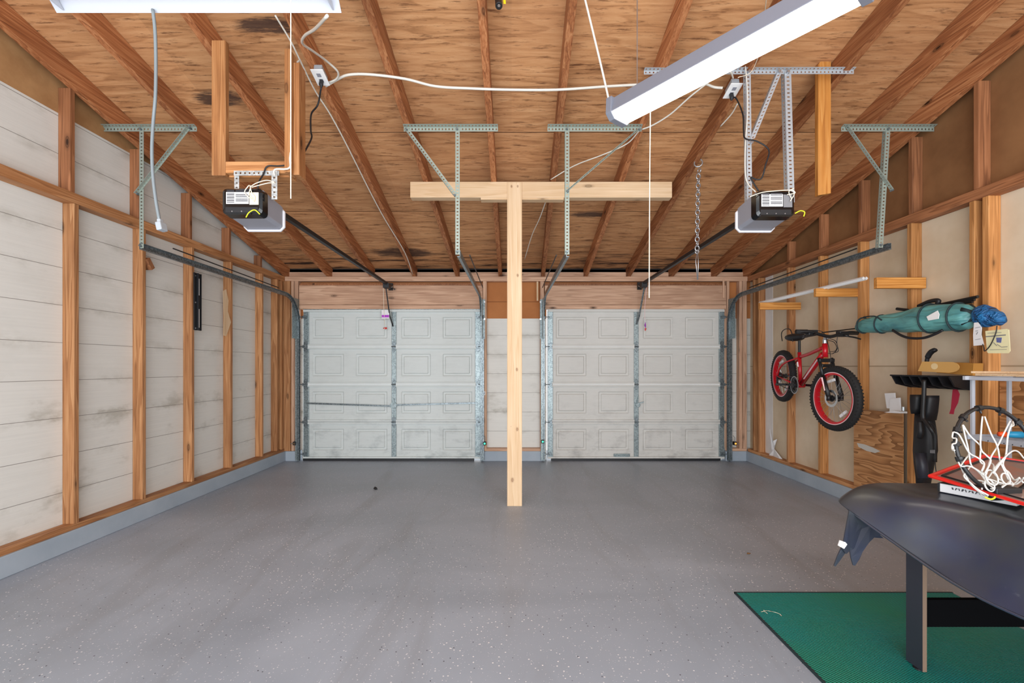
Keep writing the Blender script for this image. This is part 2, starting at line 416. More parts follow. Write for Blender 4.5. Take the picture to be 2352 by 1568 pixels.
M['greyprint'] = newmat('grey_print', rgb(120,120,124), .6)
M['darkgap'] = newmat('eave_gap_shade', rgb(26,24,26), .8)  # near-black colour stands in for the shade inside the eave gap
M['cardboard'] = newmat('cardboard', rgb(206,160,92), .7); M['cardboard2'] = newmat('brown_cardboard', rgb(182,128,56), .7)
def m_blue():
    m = newmat('blue_nylon', rgb(16,84,142), .5); t = NT(m)
    n = t.noise(t.coords((5, 12, 14), False), 1.6, 3, .5, 1.0)
    t.link(t.ramp(n, [(.35, rgb(10,62,112)), (.7, rgb(28,112,170))]), t.b.inputs['Base Color']); t.bump(n, 1.0, .05); return m
M['blue'] = m_blue()
M['bluet'] = newmat('blue_tool', rgb(40,150,196), .4); M['orange'] = newmat('orange_tool', rgb(240,84,30), .4)
M['clear'] = newmat('grey_clear_plastic', rgb(150,156,162), .2)
M['tape'] = newmat('clear_tape', rgb(226,200,150), .3)
M['graphite'] = newmat('table_side_laminate', rgb(44,46,56), .45)
M['rawedge'] = newmat('raw_board_edge', rgb(112,90,74), .7)
M['blackboard'] = newmat('flat_black_board', rgb(8,8,10), .9, 0, .05)
M['leafm'] = newmat('dry_leaf', rgb(120,84,44), .8)
M['strapg'] = newmat('dark_green_strap', rgb(24,44,48), .7)
M['redpaint'] = newmat('red_spray_paint', rgb(214,56,84), .7)
M['netw'] = newmat('net_cord_white', rgb(204,202,196), .7)
M['smear'] = newmat('thin_white_paint', rgb(196,192,184), .7)
M['lampgrey'] = newmat('grey_lamp_enamel', rgb(122,126,138), .35)
M['rim_w'] = newmat('soft_white_plastic', rgb(206,206,212), .4)
M['zinc'] = newmat('brass_sensor', rgb(120,90,60), .4, .4)
def emis(name, col, st):
    m = newmat(name, col, .4); b = m.node_tree.nodes['Principled BSDF']
    b.inputs['Emission Color'].default_value = col; b.inputs['Emission Strength'].default_value = st; return m
M['lens'] = emis('lit_lamp_lens', (1, .92, .78, 1), 9.0)
M['tube'] = emis('lit_fluorescent_tube', (1, .93, .86, 1), 1.3)
M['led'] = emis('green_indicator', (.05, .9, .45, 1), 1.2); M['ledo'] = emis('orange_indicator', (1, .35, .05, 1), 1.5)
def m_bag():
    m = newmat('teal_nylon', rgb(70,136,140), .45); t = NT(m)
    n = t.noise(t.coords((1.5, 1.2, 4), False), 2.5, 4, .6)
    t.link(t.ramp(n, [(.3, rgb(60,120,128)), (.7, rgb(112,178,172))]), t.b.inputs['Base Color'])
    t.bump(t.noise(t.coords((4, 1.8, 7), False), 2.0, 2, .5, .8), .7, .05); return m
M['teal'] = m_bag()
def m_mat():
    m = newmat('green_ribbed_rubber', rgb(0,110,98), .5); t = NT(m)
    tc = t.new('ShaderNodeTexCoord'); sp = t.new('ShaderNodeSeparateXYZ'); t.link(tc.outputs['Object'], sp.inputs[0])
    s = t.math('SINE', t.math('MULTIPLY', t.math('ADD', t.math('MULTIPLY', sp.outputs[0], .79), t.math('MULTIPLY', sp.outputs[1], .61)), 2*math.pi/.014))
    n = t.noise(t.coords((1.2,1.2,1), False), 1.4, 4)
    c = t.ramp(n, [(.35, rgb(0,160,154)), (.7, rgb(30,158,122))])
    c = t.mix(t.ramp(s, [(.1, (.8,.8,.8,1)), (.6, K0)]), c, rgb(0,52,54))
    v = t.new('ShaderNodeTexVoronoi'); v.inputs['Scale'].default_value = 9; t.link(t.coords((1,1,1), False), v.inputs['Vector'])
    sc = t.new('ShaderNodeSeparateColor'); t.link(v.outputs['Color'], sc.inputs[0])
    spk = t.math('MULTIPLY', t.math('LESS_THAN', v.outputs['Distance'], .045), t.math('GREATER_THAN', sc.outputs[0], .7))
    c = t.mix(spk, c, rgb(180,206,196))
    t.link(c, t.b.inputs['Base Color']); t.bump(s, .7, .002); return m
M['mat'] = m_mat()
def m_cover():
    m = newmat('black_vinyl_cover', rgb(50,52,56), .3, 0, .6); t = NT(m)
    n = t.noise(t.coords((2,2,2), False), 1.5, 4)
    c = t.ramp(n, [(.35, rgb(42,48,68)), (.65, rgb(58,60,60))])
    d = t.noise(t.coords((6,3,6), False), 2.6, 6, .75)
    c = t.mix(t.ramp(d, [(.66, K0), (.8, (.3,.3,.3,1))]), c, rgb(130,132,138))
    t.link(c, t.b.inputs['Base Color']); t.bump(t.noise(t.coords((1,.7,1), False), 2.6, 2), .6, .06); return m
M['cover'] = m_cover()
def m_back():
    m = newmat('smoky_backboard', rgb(120,116,116), .12, 0, .6); t = NT(m)
    n = t.noise(t.coords((4,4,4), False), 2, 3)
    t.link(t.ramp(n, [(.35, rgb(132,120,116)), (.6, rgb(160,112,100)), (.8, rgb(110,108,112))]), t.b.inputs['Base Color']); return m
M['board'] = m_back()

# ------------------------------------------------------------------ room numbers (metres)
XL, XR, YB = -3.20, 3.33, 6.45          # stud faces left / right, back framing face
YF = -1.6                               # the open front, behind the viewer
ZK, ZP0, ZP1 = .14, 2.527, 2.603        # kerb top, double plate bottom / top
SL, RH = .24, .155
def zr(Y): return ZP1+SL*(YB-Y)         # underside of the rafters
def zs(Y): return zr(Y)+RH              # underside of the roof plywood
def struct(o): o['kind'] = 'structure'; return o
O0 = (0,0,0)
# floor
struct(MB().box(-3.6, 3.8, YF-.4, 7.3, -.12, 0).build('floor', M['floor'], origin=O0))
# roof deck
b = MB(); b.prism([(-3.5, 7.0, zs(7.0)), (-3.5, YF, zs(YF)), (-3.5, YF, zs(YF)+.02), (-3.5, 7.0, zs(7.0)+.02)], (7.1, 0, 0))
struct(b.build('ceiling', M['ply'], origin=O0))
# left wall: white lapped siding with brown hardboard above
XS = XL-.09
def wallprism(x0, x1, zlo, ztop_fn, y0, y1):
    poly = [(x0, y0, zlo), (x0, y1, zlo), (x0, y1, ztop_fn(y1)), (x0, y0, ztop_fn(y0))]
    return MB().prism(poly, (x1-x0, 0, 0))
yk = YB-(3.17-zs(YB))/SL      # where the roof passes 3.17 m
b = MB().prism([(XS, YF, ZK), (XS, YB+.1, ZK), (XS, YB+.1, zs(YB+.1)), (XS, yk, 3.17), (XS, YF, 3.17)], (-.04, 0, 0))
wl = struct(b.build('wall_left', M['siding'], origin=O0))
b = MB().prism([(XS, YF, 3.17), (XS, yk, 3.17), (XS, YF, zs(YF))], (-.04, 0, 0))
hb = b.build('hardboard', M['hardboard'], wl)
# right wall
XSR = XR+.09
b = wallprism(XSR, XSR+.04, ZK, lambda y: ZP0+.03, YF, YB+.1)
wr = struct(b.build('wall_right', M['sheath'], origin=O0))
b = wallprism(XSR, XSR+.04, ZP0+.03, zs, YF, YB+.1); b.build('upper_backing', M['sheath2'], wr)
b = MB().box(XSR-.004, XSR, 5.98, 6.16, ZK+.04, ZP0); b.build('white_edge_strip', M['whitestrip'], wr)
# red spray mark and the torn paper corner on the right wall
mk = [(2196,888),(2204,905),(2200,925),(2192,940),(2190,951),(2180,950),(2184,938),(2186,915),(2188,895)]
MB().prism([WX(x, y, XSR-.003) for x, y in mk], (.002, 0, 0)).build('red_paint_mark', M['redpaint'], wr)
# back wall
YS = YB+.10
b = MB()
for (x0, x1) in ((-3.4, -2.99), (-.44, .50), (3.00, 3.5)):
    b.mi = 0; b.box(x0, x1, YS, YS+.04, 0 if x0 < -3 else 0, 2.02); b.mi = 1; b.box(x0, x1, YS, YS+.04, 2.02, 2.72)
b.mi = 1; b.box(-2.99, -.44, YS, YS+.04, 2.2, 2.72); b.box(.50, 3.0, YS, YS+.04, 2.2, 2.72)
m_back_top = m_sheath('brown_back_board', rgb(164,102,58), rgb(188,124,74), 1.5, 2.26)
struct(b.build('wall_back', [M['siding'], m_back_top], origin=O0))
# kerbs
struct(MB().box(XL-.13, XL+.012, YF, YB+.1, 0, ZK).build('baseboard_left', M['curb'], bevel=.006, origin=O0))
struct(MB().box(XR+.13, XR-.02, YF, YB+.1, 0, ZK).build('baseboard_right', M['curb'], bevel=.006, origin=O0))
b = MB().box(XL+.012, -3.0, YB-.01, YB+.14, 0, ZK).box(-.42, .47, YB-.01, YB+.14, 0, ZK).box(3.02, XR-.02, YB-.01, YB+.14, 0, ZK)
struct(b.build('baseboard_back', M['curb'], bevel=.006, origin=O0))
# dark strip painting in the shade of the eave gap, wood blocking before it
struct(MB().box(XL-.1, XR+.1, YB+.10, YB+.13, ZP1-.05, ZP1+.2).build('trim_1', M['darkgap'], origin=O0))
struct(MB().box(XL-.08, XR+.08, YB+.07, YB+.089, ZP1, ZP1+.075).build('trim_2', M['headX'], origin=O0))

# ------------------------------------------------------------------ framing lumber, every piece on its own
def lumber(name, mb, mat, label, cat, group, bevel=.003):
    return tag(mb.build(name, mat, bevel=bevel), label, cat, group)
nth = ['nearest', 'second nearest', 'third from the viewer', 'fourth from the viewer', 'fifth from the viewer', 'sixth from the viewer', 'seventh from the viewer', 'eighth from the viewer']
# plates
lumber('bottom_plate', MB().box(XL-.089, XL, YF, YB, ZK, ZK+.038), M['studY'], 'long weathered wooden bottom plate on the grey kerb of the left wall', 'bottom plate', 'bottom plates')
lumber('bottom_plate', MB().box(XR, XR+.089, YF, YB, ZK, ZK+.038), M['studY'], 'long wooden bottom plate on the grey kerb below the bicycle wall', 'bottom plate', 'bottom plates')
lumber('bottom_plate', MB().box(-.36, .41, YB, YB+.089, ZK, ZK+.038), M['headX'], 'short wooden bottom plate between the two garage doors', 'bottom plate', 'bottom plates')
lumber('bottom_plate', MB().box(3.05, 3.32, YB, YB+.089, ZK, ZK+.038), M['headX'], 'very short bottom plate right of the right garage door', 'bottom plate', 'bottom plates')
lumber('top_plate', MB().box(XL-.089, XL, YF, YB, ZP0, ZP1), M['studY'], 'brown doubled top plate running along the white siding wall', 'top plate', 'top plates')
lumber('top_plate', MB().box(XR, XR+.089, YF, YB, ZP0, ZP1), M['darkY'], 'dark brown top plate running along the tan bicycle wall', 'top plate', 'top plates')
lumber('top_plate', MB().box(XL, XR, YB, YB+.089, ZP0+.01, ZP1), M['headX'], 'pinkish wooden plate across the top of the garage door wall', 'top plate', 'top plates')
# left wall studs
ylef = [3.365, 3.985, 4.595, 5.23, 5.88]
feat = ['broad knotty stud nearest the viewer on the white siding wall', 'orange knotty stud with a small block, second along the white siding wall',
        'reddish stud behind the black slotted bracket on the white wall', 'stud with a pale torn patch near its top on the white wall', 'plain narrow stud before the far left corner of the white wall']
for i, y in enumerate(ylef):
    lumber('wall_stud', MB().box(XL-.089, XL-.002, y-.019, y+.019, ZK+.038, ZP0), M['studZ'], feat[i], 'stud', 'studs of the left wall')
    if zr(y)-ZP1 > .05:
        lumber('gable_stud', MB().box(XL-.089, XL-.002, y-.05, y-.012, ZP1, zr(y)+.01), M['darkZ'],
               'short gable stud above the left top plate, '+nth[i], 'gable stud', 'gable studs of the left wall')
# extra stud beside number two from the reference: wood block nailed on it
lumber('wood_block', MB().frame_box((XL-.02, 4.045, 2.27-.03), Vector((1,0,0)), Vector((0,.8,.6)), Vector((0,-.6,.8)), .03, .022, .05), M['darkZ'],
       'small dark wood block nailed beside the second stud of the white wall', 'wood block', None)
# torn pale patch on the fourth stud
lumber('pale_wood_patch', MB().prism([WX(x, y, XL-.001) for x, y in ((512,668),(519,664),(524,690),(523,715),(530,740),(519,772),(513,770),(514,725))], (.003,0,0)), M['pineZ'],
       'pale torn wood patch near the top of the fourth stud on the white wall', 'wood patch', None, 0)
# corner studs
for i, (y0, y1) in enumerate(((6.245, 6.283), (6.36, 6.398))):
    lumber('corner_stud', MB().box(XL-.089, XL-.002, y0, y1, ZK+.038, ZP0), M['studZ'], ['corner stud on the white wall, one nearer the viewer', 'corner stud on the white wall tight against the back wall'][i], 'stud', 'studs in the far left corner')
for i, (x0, x1, mt) in enumerate(((-3.285, -3.115, 'studZ'), (-3.11, -3.072, 'headZ'), (-3.066, -3.012, 'headZ'))):
    lumber('corner_stud', MB().box(x0, x1, YB-.012*(i == 0), YB+.089, ZK*(1)+.002, ZP0+.01), M[mt],
           ['wide board with cathedral grain in the far left corner', 'middle stud of three left of the left garage door', 'stud right beside the left garage door track'][i], 'stud', 'studs in the far left corner')
lumber('door_stud', MB().box(-.405, -.352, YB, YB+.089, ZK+.002, ZP0+.01), M['headZ'], 'stud at the right edge of the left garage door', 'stud', 'studs between the doors')
lumber('door_stud', MB().box(.405, .458, YB, YB+.089, ZK+.002, ZP0+.01), M['headZ'], 'stud at the left edge of the right garage door', 'stud', 'studs between the doors')
for i, (x0, x1) in enumerate(((3.04, 3.075), (3.215, 3.255), (3.262, 3.32))):
    lumber('corner_stud', MB().box(x0, x1, YB, YB+.089, ZK+.038, ZP0+.01), M['headZ'], ['stud right beside the track of the right garage door', 'middle stud in the far right corner', 'stud closing the far right corner'][i], 'stud', 'studs in the far right corner')
# right wall studs
yr = [6.30, 6.17, 5.52, 4.95, 4.385, 3.83, 3.31, 3.215]
fr = ['stud in the far right corner of the tan wall', 'stud beside the white strip in the far right corner', 'stud behind the rear wheel of the bicycle', 'stud behind the bicycle handlebar and front wheel',
      'amber stud between the bicycle and the teal bag', 'stud behind the teal bag and the black rack', 'left stud of the pair near the blue end of the bag', 'right stud of the pair near the blue end of the bag']
for i, y in enumerate(yr):
    w = .019 if i not in (5, 7) else .022
    lumber('wall_stud', MB().box(XR+.002, XR+.089, y-w, y+w, ZK+.038, ZP0), M['ambstud'] if i > 2 else M['studZ'], fr[i], 'stud', 'studs of the right wall')
for i, y in enumerate([5.52, 4.95, 4.385, 3.83, 3.29]):
    lumber('gable_stud', MB().box(XR+.002, XR+.089, y-.03, y+.008, ZP1, zr(y)+.01), M['darkZ'], 'dark gable stud above the right top plate, '+nth[4-i], 'gable stud', 'gable studs of the right wall')
# rafters
xs_r = [XL+.005]+[-.16+k*.6056 for k in range(-4, 6)]+[XR-.005]
rl = ['rafter lying against the left gable wall', 'second rafter from the left', 'rafter above the wooden frame of the left opener', 'rafter carrying the left outlet box',
      'rafter left of the post with a dark red face', 'rafter just left of the post', 'rafter just right of the post', 'rafter behind the left end of the tilted lamp', 'rafter carrying the right outlet box and the chain',
      'rafter behind the hanging amber board', 'rafter second from the right wall with a big knot', 'rafter lying against the right gable wall']
near_dx = {1: -.08, 2: -.02, 3: .0, 4: -.10, 5: -.02, 6: -.08, 7: 0, 8: .0, 9: .075, 10: .04, 11: 0}   # how far each rafter wanders 3.7 m from the wall
def rafter(x, w=.05, dx=0):
    b = MB(); y0, y1 = YF, YB+.09; g = dx*(YB-y0)/3.7
    P = [(x-w/2+g, y0, zr(y0)), (x-w/2, YB, zr(YB)), (x-w/2, y1, zr(YB)), (x-w/2, y1, zs(y1)-.001), (x-w/2+g, y0, zs(y0)-.001)]
    return b.prism(P, (w, 0, 0))
for i, x in enumerate(xs_r):
    lumber('rafter', rafter(x, dx=near_dx.get(i, 0)), M['rafY'], 'brown '+rl[i]+', under the plywood roof', 'rafter', 'rafters')
# headers above the doors
for i, (x0, x1) in enumerate(((-3.0, -.41), (.47, 3.03))):
    lumber('door_header', MB().box(x0, x1, YB+.002, YB+.085, 2.205, 2.478), M['headX'], ['wide knotty wooden header above the left garage door', 'wide pinkish wooden header above the right garage door'][i], 'header', 'door headers')
    lumber('header_trim', MB().box(x0, x1, YB+.002, YB+.085, 2.145, 2.2), M['headX'], ['thin wood strip under the header of the left garage door', 'thin wood strip under the header of the right garage door'][i], 'wood strip', 'door header strips', .001)
    lumber('header_shim', MB().box(x0, x1, YB+.02, YB+.085, 2.482, 2.51), M['darkY'], ['dark thin strip over the header of the left garage door', 'dark thin strip over the header of the right garage door'][i], 'wood strip', 'strips over the headers', 0)
lumber('nailed_stick', MB().box(.352, .376, YB-.012, YB-.002, 2.26, 2.53), M['pineZ'], 'pale narrow stick hanging beside the right garage door header', 'wood stick', None, 0)
lumber('nailed_stick', MB().box(2.975, 3.0, YB-.012, YB-.002, 2.3, 2.56), M['headZ'], 'thin wood stick at the right end of the right door header', 'wood stick', None, 0)
# post and beam
e = MB().box(-.042, .0995, 4.36, 4.50, 0, 3.092)
lumber('support_post', e, M['post'], 'new pale pine post standing in the middle of the floor', 'post', None, .004)
lumber('support_beam', MB().box(-.97, 1.536, 4.372, 4.462, 2.948, 3.100), M['pineX'], 'new pale pine beam across the top of the middle post', 'beam', None, .004)
lumber('beam_shim', MB().box(-.295, .50, 4.376, 4.456, 2.929, 2.948), M['pineX'], 'thin pale board lying tight under the pine beam', 'board', None, .001)

# ------------------------------------------------------------------ garage doors
def garage_door(idx, x0, x1, mat, xc, lock):
    d = empty('door_%d' % idx, (xc, YB+.06, 0), kind='structure')
    z0, secs = .02, [(.03, .548), (.552, 1.078), (1.082, 1.612), (1.616, 2.135)]
    yf = YB+.035
    for (a, c) in secs:
        xsb = [x0, x1]; zb = [a, c, a+.028, a+.03, c-.028, c-.03]
        pans = []
        for (h0, h1) in ((x0+.07, xc-.05), (xc+.05, x1-.07)):
            m_ = (h0+h1)/2; g = .085
            pans += [(h0+.05, m_-g), (m_+g, h1-.05)]
        pz0, pz1 = a+.115, c-.10
        for (p, q) in pans:
            for e_ in (0, .012, .032, .044): xsb += [p+e_, q-e_]
        for e_ in (0, .012, .032, .044): zb += [pz0+e_, pz1-e_]
        xsb = sorted(set(round(v, 4) for v in xsb)); zb = sorted(set(round(v, 4) for v in zb))
        def dep(x, z):
            for (p, q) in pans:
                dd = min(x-p, q-x, z-pz0, pz1-z)
                if dd >= -1e-5:
                    if dd < .012: return .013*dd/.012
                    if dd < .032: return .013
                    return .013*max(0, 1-(dd-.032)/.012)
            if z < a+.029 or z > c-.029: return -.026
            return 0
        vs = [(x, yf+dep(x, z), z) for z in zb for x in xsb]; n = len(xsb)
        fs = [(j*n+i, j*n+i+1, (j+1)*n+i+1, (j+1)*n+i) for j in range(len(zb)-1) for i in range(n-1)]
        b = MB().add(vs, fs); b.box(x0, x1, yf+.014, yf+.03, a, c)
        b.build('door_panel', mat, d)
    def stile(xa, xb, nm):
        b = MB()
        for (a, c) in secs: b.box(xa, xb, yf-.022, yf-.005, a+.006, c-.006)
        b.build(nm, M['galv'], d, bevel=.003)
    stile(xc-.032, xc+.032, 'center_stile'); stile(x0, x0+.075, 'end_stile'); stile(x1-.075, x1, 'end_stile')
    for z in (.55, 1.08, 1.614):
        for x in (x0+.035, xc, x1-.035):
            b = MB().box(x-.028, x+.028, yf-.03, yf-.022, z-.05, z+.05).cyl((x-.03, yf-.034, z), (x+.03, yf-.034, z), .009, 10)
            b.prism([(x-.028, yf-.031, z+.05), (x+.028, yf-.031, z+.05), (x, yf-.031, z+.085)], (0, .008, 0))
            b.prism([(x-.028, yf-.031, z-.05), (x+.028, yf-.031, z-.05), (x, yf-.031, z-.085)], (0, .008, 0))
            b.build('hinge', M['galvdark'], d)
    for s, x in ((-1, x0), (1, x1)):
        for z in (.10, .55, 1.08, 1.614, 2.03):
            b = MB().cyl((x-s*.03, yf-.05, z), (x+s*.05, yf-.05, z), .006, 8).cyl((x+s*.035, yf-.05, z), (x+s*.052, yf-.05, z), .022, 16)
            b.box(x-s*.06, x-s*.0, yf-.05, yf-.024, z-.02, z+.02); b.build('roller', M['galvdark'], d)
    MB().box(x0 if idx == 1 else x0+.05, x1-.09 if idx == 1 else x1-.06, yf-.032, yf+.03, .003, .036).build('weather_seal', M['bk'], d)
    MB().box(x0, x1, yf-.016, yf+.0, 2.118, 2.15).build('top_rail', M['galv'] if idx == 1 else mat, d)
    if lock:
        MB().bar((x0+.05, yf-.03, .815), (xc-.02, yf-.03, .775), .006, .022).build('lock_bar', M['galvdark'], d)
        MB().bar((xc+.02, yf-.03, .79), (x1-.04, yf-.03, .82), .006, .022).build('lock_bar', M['galvdark'], d)
        b = MB().cyl((xc, yf-.045, .785), (xc, yf-.02, .785), .045, 20).box(xc-.008, xc+.012, yf-.05, yf-.03, .80, .88); b.build('lock_plate', M['galv'], d)
    else:
        b = MB().bar((xc+.01, yf-.04, .80), (xc+.02, yf-.04, .90), .02, .012).bar((xc-.02, yf-.04, .80), (xc+.10, yf-.045, .835), .02, .014).cyl((xc+.02, yf-.045, .79), (xc+.02, yf-.02, .79), .03, 16)
        b.build('lock_latch', M['galv'], d)
        b = MB().box(xc-.32, xc-.09, yf-.02, yf-.012, .05, .10).box(xc-.30, xc-.11, yf-.04, yf-.02, .06, .075); b.build('lift_handle', M['galv'], d)
    return d
garage_door(1, -2.945, -.44, M['door1'], -1.665, True)
garage_door(2, .51, 3.01, M['door2'], 1.765, False)

# tracks: bottom at the floor, curve at the top, then horizontal towards the viewer
def track(x, s, zend, label):
    t = empty('door_track', (x, YB, 0), label, 'door track', 'garage door tracks')
    R = .38; ztop = 2.29; yv = YB-.035; pts = [(x, yv, .01), (x, yv, ztop-R)]
    for i in range(1, 10):
        q = i/9*math.pi/2; pts.append((x, yv-R+R*math.cos(q), ztop-R+R*math.sin(q)))
    pts.append((x, 3.68, zend))
    P = [Vector(p) for p in pts]; prof = [(-.012, .026), (.012, .026), (.012, .02), (-.008, .02), (-.008, -.02), (.012, -.02), (.012, -.026), (-.012, -.026)]
    rings = []
    for i, p in enumerate(P):
        tt = (P[min(i+1, len(P)-1)]-P[max(i-1, 0)]).normalized(); nn = tt.cross(Vector((1,0,0))).normalized()
        rings.append([p+Vector((-s*a, 0, 0))+nn*c_ for a, c_ in prof])
    MB().loft(rings).build('rail', M['galvdark'], t)
    # jamb angle beside the vertical rail and the flag bracket
    MB().box(x+s*.014, x+s*.04, YB-.06, YB-.001, .02, 1.75).build('jamb_angle', M['galvdark'] if s > 0 else M['galv'], t)
    b = MB().box(x+s*.012, x+s*.017, YB-.2, YB-.001, 1.72, 2.28).box(x+s*.012, x+s*.05, YB-.006, YB-.001, 1.72, 2.28); b.build('flag_bracket', M['galv'], t)
    for z in (2.0, 2.24):
        MB().cyl((x+s*.045, YB-.012, z), (x+s*.045, YB-.03, z), .012, 8).build('bolt', M['chrome'], t)
    # extension spring and cable beside the horizontal rail
    b = MB().tube([(x+s*.05, 5.95, 2.36), (x+s*.05, 4.1, zend+.09)], .006, 6); b.build('lift_cable', M['bkmatte'], t)
    return t
track(-2.985, -1, 2.30, 'grey door track curving out along the white wall')
track(-.425, 1, 2.24, 'steel door track at the right side of the left garage door')
track(.452, -1, 2.24, 'steel door track at the left side of the right garage door')
track(3.045, 1, 2.30, 'grey door track curving out along the bicycle wall')
# hangers for the tracks, perforated angle
YH = 3.69
def hanger(xv, zb, xa, xb, br0, br1, label, lean=0, m='perf'):
    t = empty('track_hanger', (xv, YH, zb), label, 'track hanger', 'perforated track hangers')
    zt = zr(YH)-.003
    MB().angle((xa, YH, zt), (xb, YH, zt), .034, (0,0,-1), (0,-1,.25)).build('top_bar', M[m], t, solid=.0025)
    MB().angle((xv+lean, YH-.004, zt-.01), (xv, YH-.004, zb), .034, (1,0,0), (0,1,0)).build('drop_bar', M[m], t, solid=.0025)
    MB().angle((br0[0], YH-.008, br0[1]), (br1[0], YH-.008, br1[1]), .03, (1,0,.5), (0,-1,0)).build('brace', M[m], t, solid=.0025)
    for p in ((xv+lean, zt-.02), (xv, zb+.02), br0, br1): MB().cyl((p[0]+.012, YH-.02, p[1]), (p[0]+.012, YH+.004, p[1]), .009, 8).build('bolt', M['galvdark'], t)
    return t
hanger(-3.0, 2.285, -3.30, -2.54, (-2.60, 3.25), (-3.02, 2.72), 'perforated steel hanger for the door track by the white wall')
hanger(-.452, 2.235, -.87, -.11, (-.86, 3.24), (-.47, 2.71), 'perforated steel hanger left of the pine post')
hanger(.432, 2.235, .29, 1.05, (1.02, 3.24), (.44, 2.74), 'perforated steel hanger right of the pine post')
hanger(2.96, 2.29, 2.66, 3.41, (2.69, 3.26), (3.05, 2.75), 'perforated steel hanger for the door track by the bicycle wall', .06)

# ------------------------------------------------------------------ garage door openers
def opener(x, y0, y1, z0, z1, side, label):
    t = empty('garage_door_opener', (x, (y0+y1)/2, z0), label, 'garage door opener', 'garage door openers')
    hw = .132; cy = y0+.13
    # grey housing: widening lens body
    rings = []
    for (yy, w, a, c) in ((y0+.02, hw-.01, z0+.01, z1-.005), (y1-.03, hw-.002, z0-.004, z1-.03), (y1, hw-.002, z0-.012, z1-.035)):
        rings.append([Vector((x-w, yy, a+.02)), Vector((x-w+.02, yy, a)), Vector((x+w-.02, yy, a)), Vector((x+w, yy, a+.02)), Vector((x+w, yy, c)), Vector((x-w, yy, c))])
    MB().loft(rings).build('housing', M['greylens'], t, bevel=.004)
    rings = []
    for (yy, g) in ((y1-.006, 0), (y1, .010), (y1+.014, .010), (y1+.02, .002)):
        w = hw+g; rings.append([Vector((x-w, yy, z0-.012-g+.03)), Vector((x-w+.03, yy, z0-.012-g)), Vector((x+w-.03, yy, z0-.012-g)), Vector((x+w, yy, z0-.012-g+.03)), Vector((x+w, yy, z1-.06)), Vector((x+w-.03, yy, z1-.03)), Vector((x-w+.03, yy, z1-.03)), Vector((x-w, yy, z1-.06))])
    MB().loft(rings).build('light_lens', M['rim_w'], t, bevel=.004)
    rings = []
    for (yy, w, a, c, r) in ((y0-.005, hw-.022, z0+.03, z1-.012, .02), (y0+.005, hw-.006, z0+.012, z1-.002, .026), (y0+.06, hw-.002, z0+.004, z1, .026)):
        ring = []
        for (sx, sz, q0) in ((1, 1, 0), (-1, 1, 90), (-1, -1, 180), (1, -1, 270)):
            for q in (0, 30, 60, 90):
                qq = math.radians(q0+q); ring.append(Vector((x+sx*(w-r)+r*math.cos(qq), yy, ((c-r) if sz > 0 else (a+r))+r*math.sin(qq))))
        rings.append(ring)
    MB().loft(rings).build('front_cover', M['bkgloss'], t)
    yp = y0-.008
    MB().box(x-hw+.035, x+.045, yp, yp+.004, z0+.075, z1-.028).build('spec_label', M['paper'], t)
    b = MB()
    for i in range(9):
        z = z0+.082+i*.0095; b.box(x-hw+.04, x-.045, yp-.001, yp, z, z+.004+.002*(i % 2)); b.box(x-.036, x+.04, yp-.001, yp, z+.003*(i % 3 == 0), z+.005)
    b.build('label_print', M['ink'], t)
    MB().box(x+.05, x+hw-.025, yp, yp+.004, z0+.07, z1-.03).build('terminal_plate', M['cream'] if side > 0 else M['greyprint'], t)
    MB().box(x-hw+.03, x+hw-.03, yp+.002, yp+.008, z0+.02, z0+.055).build('cover_recess', M['bk'], t)
    b = MB()
    for dx in (-.06, 0, .06): b.cyl((x+dx, yp, z0+.028), (x+dx, yp+.004, z0+.028), .004, 8)
    b.build('screw', M['silver'], t)
    return t
op1 = opener(-1.70, 2.885, 3.14, 2.28, 2.457, 1, 'garage door opener hanging from the wooden frame, left')
op2 = opener(1.755, 3.04, 3.29, 2.318, 2.502, -1, 'garage door opener hanging from tall perforated straps, right')
# wires out of the openers
def wire(pts, r, mat, name, parent=None, label=None, cat=None, group=None, k=6):
    o = MB().tube(curve(pts, k), r, 7).build(name, mat, parent, smooth=True)
    if label: tag(o, label, cat, group)
    return o
wire([W(565,499,2.87), W(572,488,2.86), W(585,482,2.86), W(597,492,2.868)], .0035, M['yelgreen'], 'antenna_wire', op1)
wire([W(1826,490,3.03), W(1838,484,3.02), W(1848,487,3.02), W(1846,497,3.02)], .0035, M['yelgreen'], 'antenna_wire', op2)
for q in ([(572,425),(562,440),(570,452),(582,460)], [(574,425),(578,442),(585,452),(583,463)], [(576,428),(590,420),(612,414),(630,418)], [(578,430),(600,424),(618,420),(632,420)], [(576,430),(572,445),(580,455)]):
    wire([W(a, c, 2.868) for a, c in q], .003, M['cream'], 'terminal_wire', op1)
for q in ([(1722,452),(1750,442),(1785,438),(1818,437),(1824,446),(1815,462)], [(1824,432),(1812,440),(1818,456)], [(1820,436),(1826,443),(1808,447)]):
    wire([W(a, c, 3.02) for a, c in q], .003, M['cream'], 'terminal_wire', op2)
